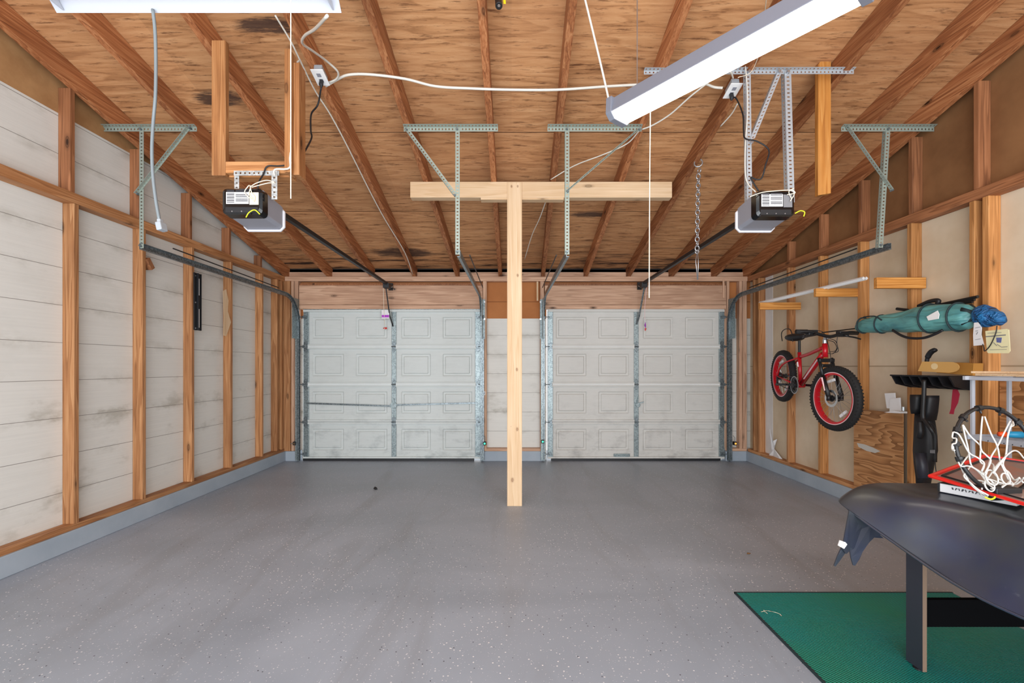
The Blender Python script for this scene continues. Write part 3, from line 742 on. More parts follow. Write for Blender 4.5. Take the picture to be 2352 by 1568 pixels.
# drive rails
def drive_rail(x, y0, z, label):
    t = empty('drive_rail', (x, y0, z), label, 'opener rail', 'opener rails')
    MB().box(x-.018, x+.018, y0, 6.36, z-.022, z-.012).box(x-.005, x+.005, y0, 6.36, z-.012, z+.02).build('rail', M['bk'], t)
    MB().bar((x, 6.30, z-.005), (x+.01, 6.44, z-.02), .05, .035).box(x-.03, x+.03, 6.425, 6.449, z-.06, z+.04).build('header_bracket', M['bkmatte'], t)
    b = MB().cyl((x-.03, 6.37, z-.02), (x+.04, 6.37, z-.02), .012, 10).cyl((x+.045, 6.40, z-.045), (x+.075, 6.40, z-.055), .014, 8); b.build('pulley_bolt', M['chrome'], t)
    return t
dr1 = drive_rail(-1.70, 3.12, 2.465, 'black opener rail running to the left garage door header')
dr2 = drive_rail(1.80, 3.29, 2.475, 'black opener rail running to the right garage door header')
MB().box(-1.74, -1.66, 6.18, 6.28, 2.40, 2.462).build('trolley', M['bk'], dr1)
MB().tube([(-1.715, 6.24, 2.41), (-1.70, 6.37, 2.05), (-1.675, 6.455, 1.90)], .009, 8).build('door_arm', M['bk'], dr1)
MB().box(1.76, 1.84, 6.18, 6.28, 2.41, 2.47).build('trolley', M['bk'], dr2)
MB().tube([(1.815, 6.24, 2.42), (1.785, 6.40, 2.03), (1.765, 6.455, 1.93)], .012, 8, flat=.5).build('door_arm', M['galvdark'], dr2)
# release cords with their tags
rc = empty('release_cord', (-1.765, 6.30, 1.80), 'red handled release cord with a white and purple tag, left door', 'release cord', 'emergency release cords')
MB().tube([(-1.75, 6.24, 2.41), (-1.768, 6.33, 2.16), (-1.77, 6.38, 1.85)], .003, 6).build('cord', M['cream'], rc)
MB().box(-1.805, -1.70, 6.352, 6.356, 2.0, 2.12).build('warning_tag', M['paper'], rc)
MB().box(-1.803, -1.702, 6.350, 6.353, 2.015, 2.05).build('tag_stripe', M['purple'], rc)
MB().tube(curve([(-1.79, 6.39, 1.865), (-1.77, 6.38, 1.875), (-1.745, 6.39, 1.87), (-1.775, 6.39, 1.855)]), .007, 8).build('pull_handle', M['redp'], rc)
rc = empty('release_cord', (1.86, 6.30, 1.83), 'release cord with a curled purple tag, right door', 'release cord', 'emergency release cords')
MB().tube([(1.84, 6.24, 2.41), (1.846, 6.33, 2.16), (1.853, 6.36, 1.98)], .003, 6).build('cord', M['pink'], rc)
MB().tube([(1.853, 6.35, 1.99), (1.85, 6.35, 1.94), (1.855, 6.35, 1.89)], [.012, .028, .022], 10, flat=.4).build('warning_tag', M['paper'], rc)
MB().tube([(1.85, 6.335, 1.945), (1.852, 6.335, 1.90), (1.856, 6.335, 1.87)], [.012, .022, .008], 10, flat=.4).build('tag_stripe', M['purple'], rc)
MB().tube([(1.86, 6.345, 1.865), (1.855, 6.345, 1.83)], [.014, .007], 8).build('pull_handle', M['redp'], rc)

# wooden U frame carrying the left opener
t = empty('wooden_hanging_frame', (-1.65, 2.95, 2.56), 'orange brown two by four U frame hanging above the left opener', 'wooden frame')
fm = wood('hanging_frame_wood', rgb(118,70,38), rgb(180,124,76), rgb(208,158,108), 'Z')
fmx = wood('hanging_frame_wood_x', rgb(118,70,38), rgb(180,124,76), rgb(208,158,108), 'X')
MB().box(-1.93, -1.84, 2.94, 2.978, 2.56, 3.43).build('upright', fm, t, bevel=.003)
MB().box(-1.437, -1.40, 2.89, 2.979, 2.56, 3.34).build('upright', fm, t, bevel=.003)
MB().box(-1.399, -1.361, 2.93, 3.02, 2.56, 3.28).build('upright', fm, t, bevel=.003)
MB().box(-1.84, -1.437, 2.94, 2.978, 2.575, 2.65).box(-1.86, -1.437, 2.979, 3.06, 2.565, 2.603).build('crossbar', fmx, t, bevel=.003)
t = empty('opener_bracket', (-1.62, 2.97, 2.40), 'short perforated steel bracket between the wooden frame and left opener', 'bracket')
MB().angle((-1.78, 2.93, 2.585), (-1.49, 2.93, 2.585), .03, (0,0,-1), (0,1,0)).build('top_bar', M['galvlight'], t, solid=.0025)
MB().angle((-1.785, 2.945, 2.585), (-1.785, 2.945, 2.44), .03, (1,0,0), (0,1,0)).build('drop_bar', M['galvlight'], t, solid=.0025)
MB().angle((-1.535, 2.925, 2.585), (-1.535, 2.925, 2.40), .036, (1,0,0), (0,1,0)).build('drop_bar', M['galvlight'], t, solid=.0025)

# tall perforated mount of the right opener
t = empty('opener_mount', (1.75, 3.17, 2.40), 'tall perforated steel mount with a long top bar for right opener', 'opener mount')
zt = zr(3.18)
MB().angle((.92, 3.18, zt), (2.38, 3.18, zt+.004), .026, (0,0,-1), (0,-1,.25)).build('top_bar', M['perf2'], t, solid=.0025)
MB().angle((1.625, 3.172, zt-.008), (1.635, 3.172, 2.47), .034, (1,0,0), (0,1,0)).build('drop_bar', M['perf2'], t, solid=.0025)
MB().angle((1.895, 3.172, zt-.008), (1.92, 3.172, 2.47), .044, (1,0,0), (0,1,0)).build('drop_bar', M['perf2'], t, solid=.0025)
MB().angle((1.845, 3.165, zt-.01), (1.65, 3.165, 2.90), .036, (.9,0,.3), (0,1,0)).build('brace', M['perf2'], t, solid=.0025)
for p in ((1.64, zt-.02), (1.91, zt-.02), (1.85, zt-.02), (1.66, 2.88)): MB().cyl((p[0], 3.15, p[1]), (p[0], 3.175, p[1]), .01, 8).build('bolt', M['silver'], t)
# hanging amber board
lumber('hanging_board', MB().add([(2.20, 3.28, 2.56), (2.293, 3.28, 2.575), (2.293, 3.28, 3.53), (2.225, 3.28, 3.53), (2.20, 3.28, 3.50), (2.20, 3.318, 2.56), (2.293, 3.318, 2.575), (2.293, 3.318, 3.53), (2.225, 3.318, 3.53), (2.20, 3.318, 3.50)],
       [(0,1,2,3,4), (9,8,7,6,5), (0,5,6,1), (1,6,7,2), (2,7,8,3), (3,8,9,4), (4,9,5,0)]), M['amberZ'], 'amber two by four board hanging down from a rafter on the right', 'board', None)

# ------------------------------------------------------------------ outlets and cables
def outlet(x, y, label, hand):
    z = zr(y); n = Vector((0, -SL, -1)).normalized(); u = Vector((0, 1, -SL)).normalized(); xa = Vector((1,0,0))
    t = empty('outlet_box', (x, y, z-.06), label, 'outlet box', 'ceiling outlet boxes')
    c = Vector((x, y, z))
    MB().frame_box(c+n*.028, xa, u, n, .028, .052, .026).build('junction_box', M['clear'], t, bevel=.004)
    MB().frame_box(c+n*.057, xa, u, n, .043, .066, .003).build('cover_plate', M['white'], t, bevel=.002)
    for d in (-.022, .022):
        MB().frame_box(c+n*.061+u*d, xa, u, n, .014, .014, .001).build('socket', M['greylens'], t, bevel=.002)
    MB().tube([c+n*.062+u*.022, c+n*.095+u*.022, c+n*.11+u*.03], [.014, .015, .006], 10).build('plug', M['bk'], t)
    return c+n*.105+u*.028
p1 = outlet(-1.325, 3.18, 'white outlet box on the rafter above the left opener', -1)
p2 = outlet(1.585, 3.29, 'white outlet box on the rafter beside the right opener', 1)
CB = 'cable'
def roofw(px, py, off=.02):     # point just below the rafters/roof along a pixel's sight line
    k = (CY-py)/F; Y = (ZP1-H0-off+SL*YB)/(k+SL); return W(px, py, Y)
wire([p1, W(730,240,3.25), W(715,262,3.22), W(714,300,3.2), W(716,315,3.18), W(707,335,3.1), W(691,362,3.0)], .006, M['bk'], 'power_cord', None, 'black power cord dropping from left outlet to the wooden frame', 'cord')
wire([p2, W(1690,225,3.3), W(1706,262,3.2), W(1708,300,3.17), W(1712,318,3.14), W(1740,325,3.1), W(1766,345,3.08), W(1758,380,3.08), W(1750,408,3.09), W(1738,412,3.1), W(1724,408,3.12), W(1742,438,3.1)], .005, M['bk'], 'power_cord', None, 'black power cord looping down beside the right opener straps', 'cord')
wire([roofw(748,198,.04), roofw(772,184), roofw(800,172), roofw(850,171), roofw(930,181), roofw(1000,198), roofw(1080,203), roofw(1170,206), roofw(1280,206), roofw(1400,198), roofw(1480,194), roofw(1600,190), roofw(1640,200), roofw(1660,202,.04)], .009, M['rope'], 'electric_cable', None, 'thick white cable strung across the rafters between two outlet boxes', CB)
wire([W(752,36,1.98), W(724,66,2.2), W(700,82,2.4), W(695,100,2.6), W(720,118,2.8), W(750,140,3.0), W(776,165,3.12), W(772,182,3.2), W(748,192,3.25)], .007, M['rope'], 'lamp_cord', None, 'white cord curling from the left lamp to the outlet box', 'cord')
wire([roofw(1475,297,.03), roofw(1500,287,.05), roofw(1540,262,.06), roofw(1585,222,.06), roofw(1625,190,.05), roofw(1650,165,.05), roofw(1676,164,.05), roofw(1684,180,.03)], .006, M['rope'], 'lamp_cord', None, 'white cord sagging from right outlet box towards the tilted lamp', 'cord')
wire([roofw(632,35), roofw(668,95), roofw(690,140), roofw(725,210), roofw(760,265), roofw(800,340), roofw(850,440), roofw(885,505), roofw(930,580), roofw(948,630)], .0055, M['rope'], 'stapled_wire', None, 'thin white wire stapled along the rafter left of the post', 'wire')
wire([roofw(688,138), W(672,158,3.0), W(668,200,2.93), W(667,280,2.9), W(666,360,2.895), W(664,386,2.88), W(632,389,2.88), W(630,404,2.885)], .006, M['rope'], 'stapled_wire', None, 'white wire running down the inside of the wooden frame', 'wire')
wire([W(672,378,2.93), W(640,381,2.93), W(614,382,2.925), W(605,400,2.92), W(596,415,2.9), W(592,432,2.88)], .005, M['bk'], 'power_cord', None, 'black cord bent over the crossbar of the wooden frame', 'cord')
wire([roofw(1470,298,.03), roofw(1440,330,.02), roofw(1385,355,.02), roofw(1320,380,.02), roofw(1265,412,.02)], .005, M['rope'], 'stapled_wire', None, 'white wire behind the hanger right of the post, above the beam', 'wire')
wire([roofw(1256,455,.02), roofw(1240,500,.02), roofw(1222,540,.02), roofw(1205,595,.02)], .005, M['rope'], 'stapled_wire', None, 'white wire dropping behind the post, below the beam', 'wire')
wire([W(1712,152,3.15), W(1716,200,3.15), W(1717,260,3.15), W(1712,330,3.15), W(1712,400,3.15), W(1720,425,3.12), W(1735,440,3.06)], .004, M['rope'], 'stapled_wire', None, 'white wire tied along the left strap of the right opener', 'wire')
wire([roofw(1694,238,.02), roofw(1680,262,.02), roofw(1655,290,.02)], .005, M['rope'], 'stapled_wire', None, 'short white wire end below the right outlet box', 'wire')
wire([W(1695,178,3.1), W(1725,165,3.13), W(1745,115,2.9), W(1760,0,2.3), W(1762,-30,2.2)], .0025, M['cream'], 'hanging_string', None, 'thin string rising behind the tilted lamp', 'string')
# hanging extension lead on the left
t = empty('hanging_plug_lead', tuple(W(372,530,1.98)), 'grey extension lead hanging from left lamp, plug end down', 'extension lead')
MB().tube(curve([W(351,22,1.96), W(356,70,1.96), W(358,140,1.97), W(357,220,1.97), W(352,280,1.98), W(349,340,1.98), W(351,400,1.98), W(358,460,1.98), W(366,505,1.98)]), .0065, 8).build('cord', M['greycord'], t, smooth=True)
a, c = W(367,503,1.98), W(373,530,1.98)
MB().bar(a, a+(c-a)*.35, .022, .016).bar(a+(c-a)*.3, c, .04, .024).build('socket_end', M['clear'], t, bevel=.004)
# strings and chain
wire([W(668,-30,1.86), W(668,200,1.86), W(668,456,1.86)], .0022, M['cream'], 'pull_string', None, 'thin pull string hanging in front of the left lamp', 'string')
wire([W(1494,225,2.56), W(1492,450,2.56), W(1491,684,2.56)], .003, M['cream'], 'pull_string', None, 'long thin pull string hanging below the tilted lamp', 'string')
wire([W(1338,-25,2.66), W(1366,90,2.69), W(1385,170,2.7), W(1402,246,2.72)], .0065, M['rope'], 'lamp_cord', None, 'white cord running down to the left end of the tilted lamp', 'cord')
t = empty('hanging_chain', tuple(W(1600,640,4.09)), 'steel chain with snap hooks hanging from a rafter', 'chain')
yc = 4.09; b = MB()
py = 378
n = 0
ztop = W(1603,400,yc).z; zbot = W(1601,575,yc).z; x0, x1 = W(1604,400,yc).x, W(1601,575,yc).x
N = 17
for i in range(N):
    f = (i+.5)/N; c_ = Vector((x0+(x1-x0)*f, yc, ztop+(zbot-ztop)*f)); h = (ztop-zbot)/N*.62
    ax = Vector((1,0,0)) if i % 2 else Vector((0,1,0)); sd = ax.cross(Vector((0,0,1)))
    ring = []
    for k in range(14):
        q = 2*math.pi*k/14; ring.append(c_+sd*(math.cos(q)*.018)+Vector((0,0,1))*(math.sin(q)*h))
    b.tube(ring, .0055, 6, closed=True)
b.build('links', M['silver'], t, smooth=True)
MB().torus(W(1604,374,yc), (0.4,1,0), .034, .006, 24, 8).torus(W(1606,392,yc-.01), (1,.3,0), .02, .005, 20, 8).build('hook', M['silver'], t, smooth=True)
b = MB(); b.tube([W(1601,578,yc), W(1598,600,yc), W(1602,642,yc)], .004, 6).tube([W(1602,578,yc), W(1604,600,yc), W(1603,642,yc)], .004, 6).torus(W(1601,578,yc), (0,1,0), .016, .004, 18, 6); b.build('tail_wire', M['silver'], t, smooth=True)
MB().tube([W(1603,352,yc+.02), W(1603,366,yc)], .005, 6).build('screw_eye', M['silver'], t)

# ------------------------------------------------------------------ lamps
t = empty('fluorescent_lamp', (-1.34, 1.95, 2.86), 'long lamp with open white reflector hanging parallel to the door wall', 'fluorescent lamp', 'hanging fluorescent lamps')
xa, xb = -1.965, -.735; yc = 1.86; zc = 2.858
prof = [(-.115, 0), (-.06, .055), (-.03, .075), (.03, .075), (.06, .055), (.115, 0), (.115, .004), (.062, .06), (.032, .08), (-.032, .08), (-.062, .06), (-.115, .004)]
MB().loft([[Vector((x, yc+u, zc+v)) for u, v in prof] for x in (xa, xb)]).build('reflector', M['whitemet'], t)
for x in (xa+.035, xb-.035):
    MB().prism([(x, yc-.105, zc+.004), (x, yc-.055, zc+.055), (x, yc+.055, zc+.055), (x, yc+.105, zc+.004)], (.006, 0, 0)).build('end_plate', M['whitemet'], t)
for dy in (-.032, .032):
    tb = MB().cyl((xa+.05, yc+dy, zc+.03), (xb-.05, yc+dy, zc+.03), .019, 16).build('tube', M['tube'], t, smooth=True)
    MB().cyl((xa+.04, yc+dy, zc+.03), (xa+.06, yc+dy, zc+.03), .0195, 16).cyl((xb-.06, yc+dy, zc+.03), (xb-.04, yc+dy, zc+.03), .0195, 16).build('tube_cap', M['silver'], tb)
for x in (xa+.2, xb-.2): MB().tube([(x, yc, zc+.08), (x, yc, zs(yc))], .003, 6).build('chain', M['silver'], t)
t = empty('fluorescent_lamp', (.98, 2.3, 2.83), 'bright lit lamp with grey sides hanging at a slant', 'fluorescent lamp', 'hanging fluorescent lamps')
A = Vector((.635, 2.76, 2.83)); B = Vector((1.40, 1.80, 2.83)); u = (B-A).normalized(); nn = Vector((u.y, -u.x, 0))
if nn.dot(Vector((-1,-1,0))) < 0: nn = -nn
U = Vector((0,0,1))
def ring(P, w, z0, z1, w2): return [P+nn*w+U*z0, P+nn*w2+U*z1, P-nn*w2+U*z1, P-nn*w+U*z0]
MB().loft([ring(A, .088, 0, .085, .07), ring(B, .088, 0, .085, .07)]).build('housing', M['lampgrey'], t, bevel=.003)
MB().loft([[P+nn*.082+U*.004, P+nn*.07-U*.02, P+nn*.035-U*.032, P-nn*.035-U*.032, P-nn*.07-U*.02, P-nn*.082+U*.004] for P in (A+u*.03, B-u*.03)]).build('lens', M['lens'], t)
for P, s in ((A, -1), (B, 1)):
    MB().loft([[Q+nn*.09+U*.09, Q+nn*.095-U*.004, Q+nn*.06-U*.038, Q-nn*.06-U*.038, Q-nn*.095-U*.004, Q-nn*.09+U*.09] for Q in (P+u*s*.008, P-u*s*.032)]).build('end_cap', M['lampgrey'], t, bevel=.003)
for f in (.12, .85):
    P = A.lerp(B, f); MB().tube([P+U*.085, Vector((P.x, P.y, zs(P.y)))], .003, 6).build('chain', M['silver'], t)
# flashlight-like handle hanging from the roof at the top edge
t = empty('hanging_roller_handle', tuple(W(1147,10,2.6)), 'black roller and yellow strap hanging by the top centre rafter', 'roller')
MB().cyl(W(1146,14,2.62), W(1142,-40,2.72), .021, 18).build('grip', M['bkmatte'], t, bevel=.003)
MB().cyl(W(1146,14,2.616), W(1146,14,2.622)-Vector((0,.006,0)), .008, 12).build('end_bolt', M['silver'], t)
MB().bar(W(1159,8,2.64), W(1155,-40,2.7), .014, .005).build('strap', M['yellow'], t)

# ------------------------------------------------------------------ left wall bracket
t = empty('slotted_bracket', (XL+.01, 4.65, 1.70), 'black slotted metal bracket screwed to a stud of white wall', 'bracket')
b = MB().box(XL, XL+.004, 4.60, 4.70, 1.70, 2.28).box(XL, XL+.022, 4.64, 4.645, 1.70, 2.28).box(XL, XL+.012, 4.597, 4.602, 1.70, 2.28).box(XL, XL+.012, 4.698, 4.703, 1.70, 2.28)
b.build('plate', M['bk'], t)
MB().box(XL+.0045, XL+.0055, 4.668, 4.680, 2.06, 2.23).box(XL+.0045, XL+.0055, 4.668, 4.680, 1.73, 1.92).build('slot', M['paper'], t)
b = MB()
for z in (2.25, 1.98, 1.72): b.cyl((XL+.004, 4.62, z), (XL+.008, 4.62, z), .008, 10)
b.build('screw', M['silver'], t)
# safety sensors by the doors
def sensor(p, label, m, s):
    t = empty('safety_sensor', p, label, 'safety sensor', 'door safety sensors'); p = Vector(p)
    MB().box(p.x-.02, p.x+.02, p.y-.035, p.y+.02, p.z, p.z+.05).build('sensor_body', M['bk'], t, bevel=.006)
    MB().cyl(p+Vector((s*.0, -.038, .025)), p+Vector((0, -.03, .025)), .013, 14).build('indicator', M[m], t)
    MB().tube(curve([p+Vector((0, 0, .05)), p+Vector((.005, .0, .10)), p+Vector((-.01, .02, .13))]), .004, 6).build('sensor_wire', M['galv'], t)
    MB().bar(p+Vector((-s*.06, 0, .02)), p+Vector((0, 0, .02)), .02, .006).build('arm', M['galv'], t)
sensor((-3.03, 6.40, .235), 'small sensor beside the left track of the left door', 'zinc', 1)
sensor((-.375, 6.40, .235), 'green lit sensor right of the left garage door', 'led', 1)
sensor((.435, 6.40, .262), 'green lit sensor left of the right garage door', 'led', -1)
sensor((3.12, 6.40, .235), 'orange lit sensor right of the right garage door', 'ledo', -1)
for i, x in enumerate((-.385, .43)):
    t = empty('cable_clip', (x, YB-.01, .93), ['white clip on the stud right of the left garage door', 'white clip on the stud left of the right garage door'][i], 'clip', 'white clips on the door studs')
    MB().box(x-.014, x+.014, YB-.016, YB-.001, .93, .985).build('clip_body', M['white'], t, bevel=.002)
    MB().box(x-.005, x+.006, YB-.019, YB-.016, .95, .968).build('clip_slot', M['ink'], t)

# ------------------------------------------------------------------ right wall: arms and rods
for i, (y, x0, x1, z0, z1, mt, lb) in enumerate((
        (5.20, 2.80, 3.262, 1.975, 2.055, 'amberX', 'reddish short wood batten under the far end of the metal rods'),
        (4.44, 2.93, 3.41, 2.005, 2.085, 'amberX', 'amber short wood batten half hidden under the metal rods'),
        (3.80, 3.005, 3.41, 1.975, 2.065, 'amberX', 'amber short wood batten standing out above the teal bag'))):
    lumber('wood_batten', MB().box(x0, x1, y-.05 if i == 0 else y-.042, y-.012 if i == 0 else y-.005, z0, z1), M[mt], lb, 'wood batten', 'wood battens on the right wall')
for i, dx in enumerate((0, .045)):
    p0 = Vector((2.885+dx, 5.32, 2.072)); p1 = Vector((3.065+dx*.6, 3.98, 2.10))
    o = MB().tube([p0, p1], .015, 4).build('metal_rod', M['white'])
    tag(o, ['long pale metal rod lying on the wood arms, outer one', 'long pale metal rod lying on the wood arms, one nearer the wall'][i], 'metal rod', 'metal rods on the wood arms')
# torn paper
b = MB()
pts = [(1768,985), (1770,1000), (1776,1012), (1785,1008), (1780,1022), (1770,1034), (1766,1046), (1774,1052), (1792,1058), (1802,1060), (1790,1052), (1776,1040), (1772,1030)]
bk = [WX(x, y, 3.38 if i % 2 else 3.355) for i, (x, y) in enumerate(pts)]
c0 = Vector((0,0,0))
for p in bk: c0 += p
c0 /= len(bk)
b.add([c0]+bk, [(0, i+1, (i+1) % len(bk)+1) for i in range(len(bk))])
tag(b.build('torn_paper', M['paper'], solid=.002), 'torn curled piece of wall paper low in the far right corner', 'paper')
# plywood panel low on the wall
lumber('plywood_sheet', MB().prism([(XR-.014, 3.88, ZK+.02), (XR-.014, 4.43, ZK+.02), (XR-.014, 4.43, .925), (XR-.014, 4.3, .928), (XR-.014, 4.05, .93), (XR-.014, 3.88, .965)], (.013, 0, 0)), M['plypanel'],
       'rough plywood panel with a white smear, low on the bicycle wall', 'plywood sheet', None, 0)
o = bpy.data.objects['plywood_sheet']
pv = [(1968,1017), (1985,1020), (2004,1027), (2022,1036), (2010,1040), (1990,1035), (1972,1026)]
MB().prism([WX(x, y, XR-.0155) for x, y in pv], (.001, 0, 0)).build('white_smear', M['smear'], o)
lumber('plywood_sheet', MB().box(XR+.065, XR+.085, 1.6, 3.18, .55, 1.255), M['plypanel'], 'plywood sheet on the wall behind the white rack', 'plywood sheet', None, 0)
# white hooks
t = empty('white_wall_bracket', (3.27, 3.95, .95), 'two white folded brackets fixed on the wall above the plywood panel', 'bracket')
MB().prism([WX(x, y, 3.33) for x, y in ((2034,903),(2057,902),(2060,940),(2039,937))], (-.01, 0, 0)).build('back_plate', M['white'], t, bevel=.001)
MB().prism([WX(x, y, 3.31) for x, y in ((2047,916),(2069,913),(2071,946),(2046,948))], (-.012, 0, 0)).build('front_plate', M['white'], t, bevel=.001)
MB().prism([WX(x, y, 3.30) for x, y in ((2068,943),(2084,945),(2084,949),(2046,947))], (-.06, 0, 0)).build('tray', M['white'], t)
MB().cyl(WX(2075,943,3.29), WX(2075,934,3.29), .011, 12).build('peg', M['galvlight'], t)

# ------------------------------------------------------------------ bicycle hung on the right wall
Rc = Vector((3.10, 5.22, 1.225)); Fc = Vector((2.915, 4.12, 1.045))
def BP(px, py, off=0):      # pixel onto the bicycle's upright mid plane, off = towards the room
    d = Vector((Fc.x-Rc.x, Fc.y-Rc.y, 0)).normalized(); n = Vector((d.y, -d.x, 0))
    if n.x > 0: n = -n
    r = Vector(((px-CX)/F, 1, (CY-py)/F)); o = Vector((0,0,H0)); p0 = Rc+n*off
    k = (p0-o).dot(n)/r.dot(n); return o+r*k
bd = Vector((Fc.x-Rc.x, Fc.y-Rc.y, 0)).normalized(); bn = Vector((bd.y, -bd.x, 0))
if bn.x > 0: bn = -bn
bike = empty('bicycle', ((Rc.x+Fc.x)/2, (Rc.y+Fc.y)/2, .75), 'red bicycle with thick black tyres hung on the right wall', 'bicycle')
def wheel(c, ax, R, name):
    w = MB(); tr = .036
    w.lathe(c, ax, [(R-tr+tr*math.cos(2*math.pi*i/12), tr*.95*math.sin(2*math.pi*i/12)) for i in range(12)], 64, True)
    ax = Vector(ax).normalized(); a = ax.cross(Vector((0,0,1))).normalized(); bb = ax.cross(a)
    for k in range(60):
        q = 2*math.pi*k/60; rd = a*math.cos(q)+bb*math.sin(q); tg = bb*math.cos(q)-a*math.sin(q)
        for o_ in (-.022, 0.0, .022):
            w.frame_box(c+rd*(R-.004-abs(o_)*.3)+ax*o_, tg, ax, rd, .006, .007, .003)
    t = w.build(name, M['rubber'], bike, smooth=True)
    ri = R-.062
    MB().lathe(c, ax, [(ri+.004, -.024), (ri+.004, .024), (ri-.019, .022), (ri-.019, -.022)], 64, True).build('rim', M['redr'], t, smooth=False)
    for s in (-1, 1): MB().lathe(c, ax, [(ri+.008, s*.0245), (ri+.008, s*.026), (ri-.003, s*.026), (ri-.003, s*.0245)], 64, True).build('rim_stripe', M['pink'], t)
    b = MB()
    for k in range(28):
        q = 2*math.pi*k/28; q2 = q+(.35 if k % 2 else -.35); s = 1 if (k//2) % 2 else -1
        b.tube([c+(a*math.cos(q2)+bb*math.sin(q2))*.022+ax*s*.03, c+(a*math.cos(q)+bb*math.sin(q))*(ri-.02)], .0014, 5)
    b.build('spoke_set', M['silver'], t)
    MB().cyl(c-ax*.045, c+ax*.045, .02, 16).cyl(c-ax*.032, c-ax*.028, .03, 20).cyl(c+ax*.028, c+ax*.032, .03, 20).build('hub', M['bkmatte'], t)
    MB().lathe(c-ax*.0, ax, [(.055, .036), (.078, .036), (.078, .038), (.055, .038)], 30, True).build('brake_disc', M['chrome'], t)
    for q in (2.2, 5.0):
        pp = c+(a*math.cos(q)+bb*math.sin(q))*(ri-.07); MB().frame_box(pp, a*math.sin(q)-bb*math.cos(q), ax, (a*math.cos(q)+bb*math.sin(q)), .045, .006, .012).build('reflector', M['paper'], t)
    return t
def rot(v, deg): return Matrix.Rotation(math.radians(deg), 3, 'Z') @ v
steer = 13
fax = rot(bn, steer)
if abs((rot(bn, steer)).y) > abs((rot(bn, -steer)).y): pass
wheel(Rc, bn, .295, 'rear_wheel'); wheel(Fc, fax, .295, 'front_wheel')
# frame
hb0, hb1 = BP(1894.5, 789), BP(1895.5, 820)
st0, bbp = BP(1836, 809), BP(1839, 884); ra = BP(1801, 863)
b = MB()
b.cyl(hb0, hb1, .023, 16); b.cyl(st0, bbp, .018, 14)
b.tube(curve([BP(1839,819), BP(1860,812), BP(1891,798)]), [.017]*13, 12)
b.tube([BP(1890,813), BP(1866,846), BP(1841,882)], [.024, .027, .025], 14)
b.cyl(bbp-bn*.035, bbp+bn*.035, .028, 16)
for s in (-1, 1):
    e = Rc+bn*s*.062; b.tube(curve([BP(1836,822)+bn*s*.015, BP(1816,832)+bn*s*.05, BP(1805,845)+bn*s*.062, e]), .0095, 10)
    b.tube([bbp+bn*s*.03, (bbp*.5+Rc*.5)+bn*s*.055, e], .010, 10)
b.build('frame', M['red'], bike, smooth=True)
MB().tube([BP(1884,826)+bn*.026, BP(1868,850)+bn*.029, BP(1853,870)+bn*.027], .008, 8, flat=.5).build('frame_decal', M['pink'], bike)
MB().tube([BP(1837,831)+bn*.019, BP(1838,842)+bn*.019], .009, 8, flat=.4).build('frame_decal', M['paper'], bike)
MB().cyl(BP(1836,782), st0, .0135, 12).build('seat_post', M['bkmatte'], bike)
sd = BP(1834, 776); rings = []
for (f, w, h) in ((-.15, .055, .025), (-.12, .09, .04), (-.05, .088, .042), (.02, .055, .034), (.09, .034, .026), (.14, .014, .012)):
    c_ = sd+bd*f+Vector((0,0,.012+.05*f*f)); rings.append([c_+bn*(w*math.cos(q))+Vector((0,0,1))*(h*math.sin(q)) for q in [2*math.pi*i/14 for i in range(14)]])
MB().loft(rings).build('saddle', M['bk'], bike, smooth=True)
MB().tube(curve([BP(1808,783)+bn*.05, BP(1806,766)+bn*.05, BP(1812,757)+bn*.05, BP(1824,755)+bn*.05, BP(1830,764)+bn*.05, BP(1833,784)+bn*.05]), .005, 7).build('saddle_rail_loop', M['bkmatte'], bike, smooth=True)
# steering
stem = BP(1902, 776); sdir = rot(bn, steer); sdir.normalize()
bt = hb0+Vector((0,0,.045)); fwd = rot(bd, steer)
MB().cyl(hb0, bt, .018, 14).bar(bt, bt+fwd*.05+Vector((0,0,.015)), .03, .032).build('stem', M['silver'], bike, bevel=.004)
bc = bt+fwd*.06+Vector((0,0,.018)); L_ = bc+sdir*.31+Vector((0,0,.045))-fwd*.02; R_ = bc-sdir*.29+Vector((0,0,.035))-fwd*.02
def hbpts(): return curve([L_, bc+sdir*.2+Vector((0,0,.045)), bc+sdir*.1+Vector((0,0,.02)), bc, bc-sdir*.1+Vector((0,0,.02)), bc-sdir*.2+Vector((0,0,.04)), R_], 6)
MB().tube(hbpts(), .0155, 10).build('handlebar', M['bkmatte'], bike, smooth=True)
MB().tube([L_, L_-sdir*.11], .021, 12).build('grip', M['rubber'], bike, smooth=True); MB().tube([R_, R_+sdir*.11], .018, 12).build('grip', M['rubber'], bike, smooth=True)
for s, E in ((1, L_-sdir*.15), (-1, R_+sdir*.15)):
    MB().tube(curve([E, E+fwd*.05-Vector((0,0,.03)), E+fwd*.06+sdir*s*.07-Vector((0,0,.045)), E+fwd*.055+sdir*s*.13-Vector((0,0,.06))]), [.012]*7+[.008]*12, 8).build('brake_lever', M['bkmatte'], bike, smooth=True)
    MB().frame_box(E-Vector((0,0,.01)), sdir, fwd, U, .045, .028, .026).build('shifter', M['bk'], bike, bevel=.006)
for q in ([(1901,782),(1914,786),(1920,797),(1917,806),(1904,808)], [(1905,778),(1918,784),(1922,800),(1912,812),(1900,811)], [(1898,780),(1903,800),(1907,822),(1906,836)], [(1860,763),(1880,760),(1893,768),(1900,790)], [(1922,773),(1921,790),(1924,806),(1912,811)]):
    MB().tube(curve([BP(a, c)+fwd*.05+bn*.03 for a, c in q]), .003, 6).build('brake_cable', M['bk'], bike, smooth=True)
cr = hb1-Vector((0,0,.03)); 
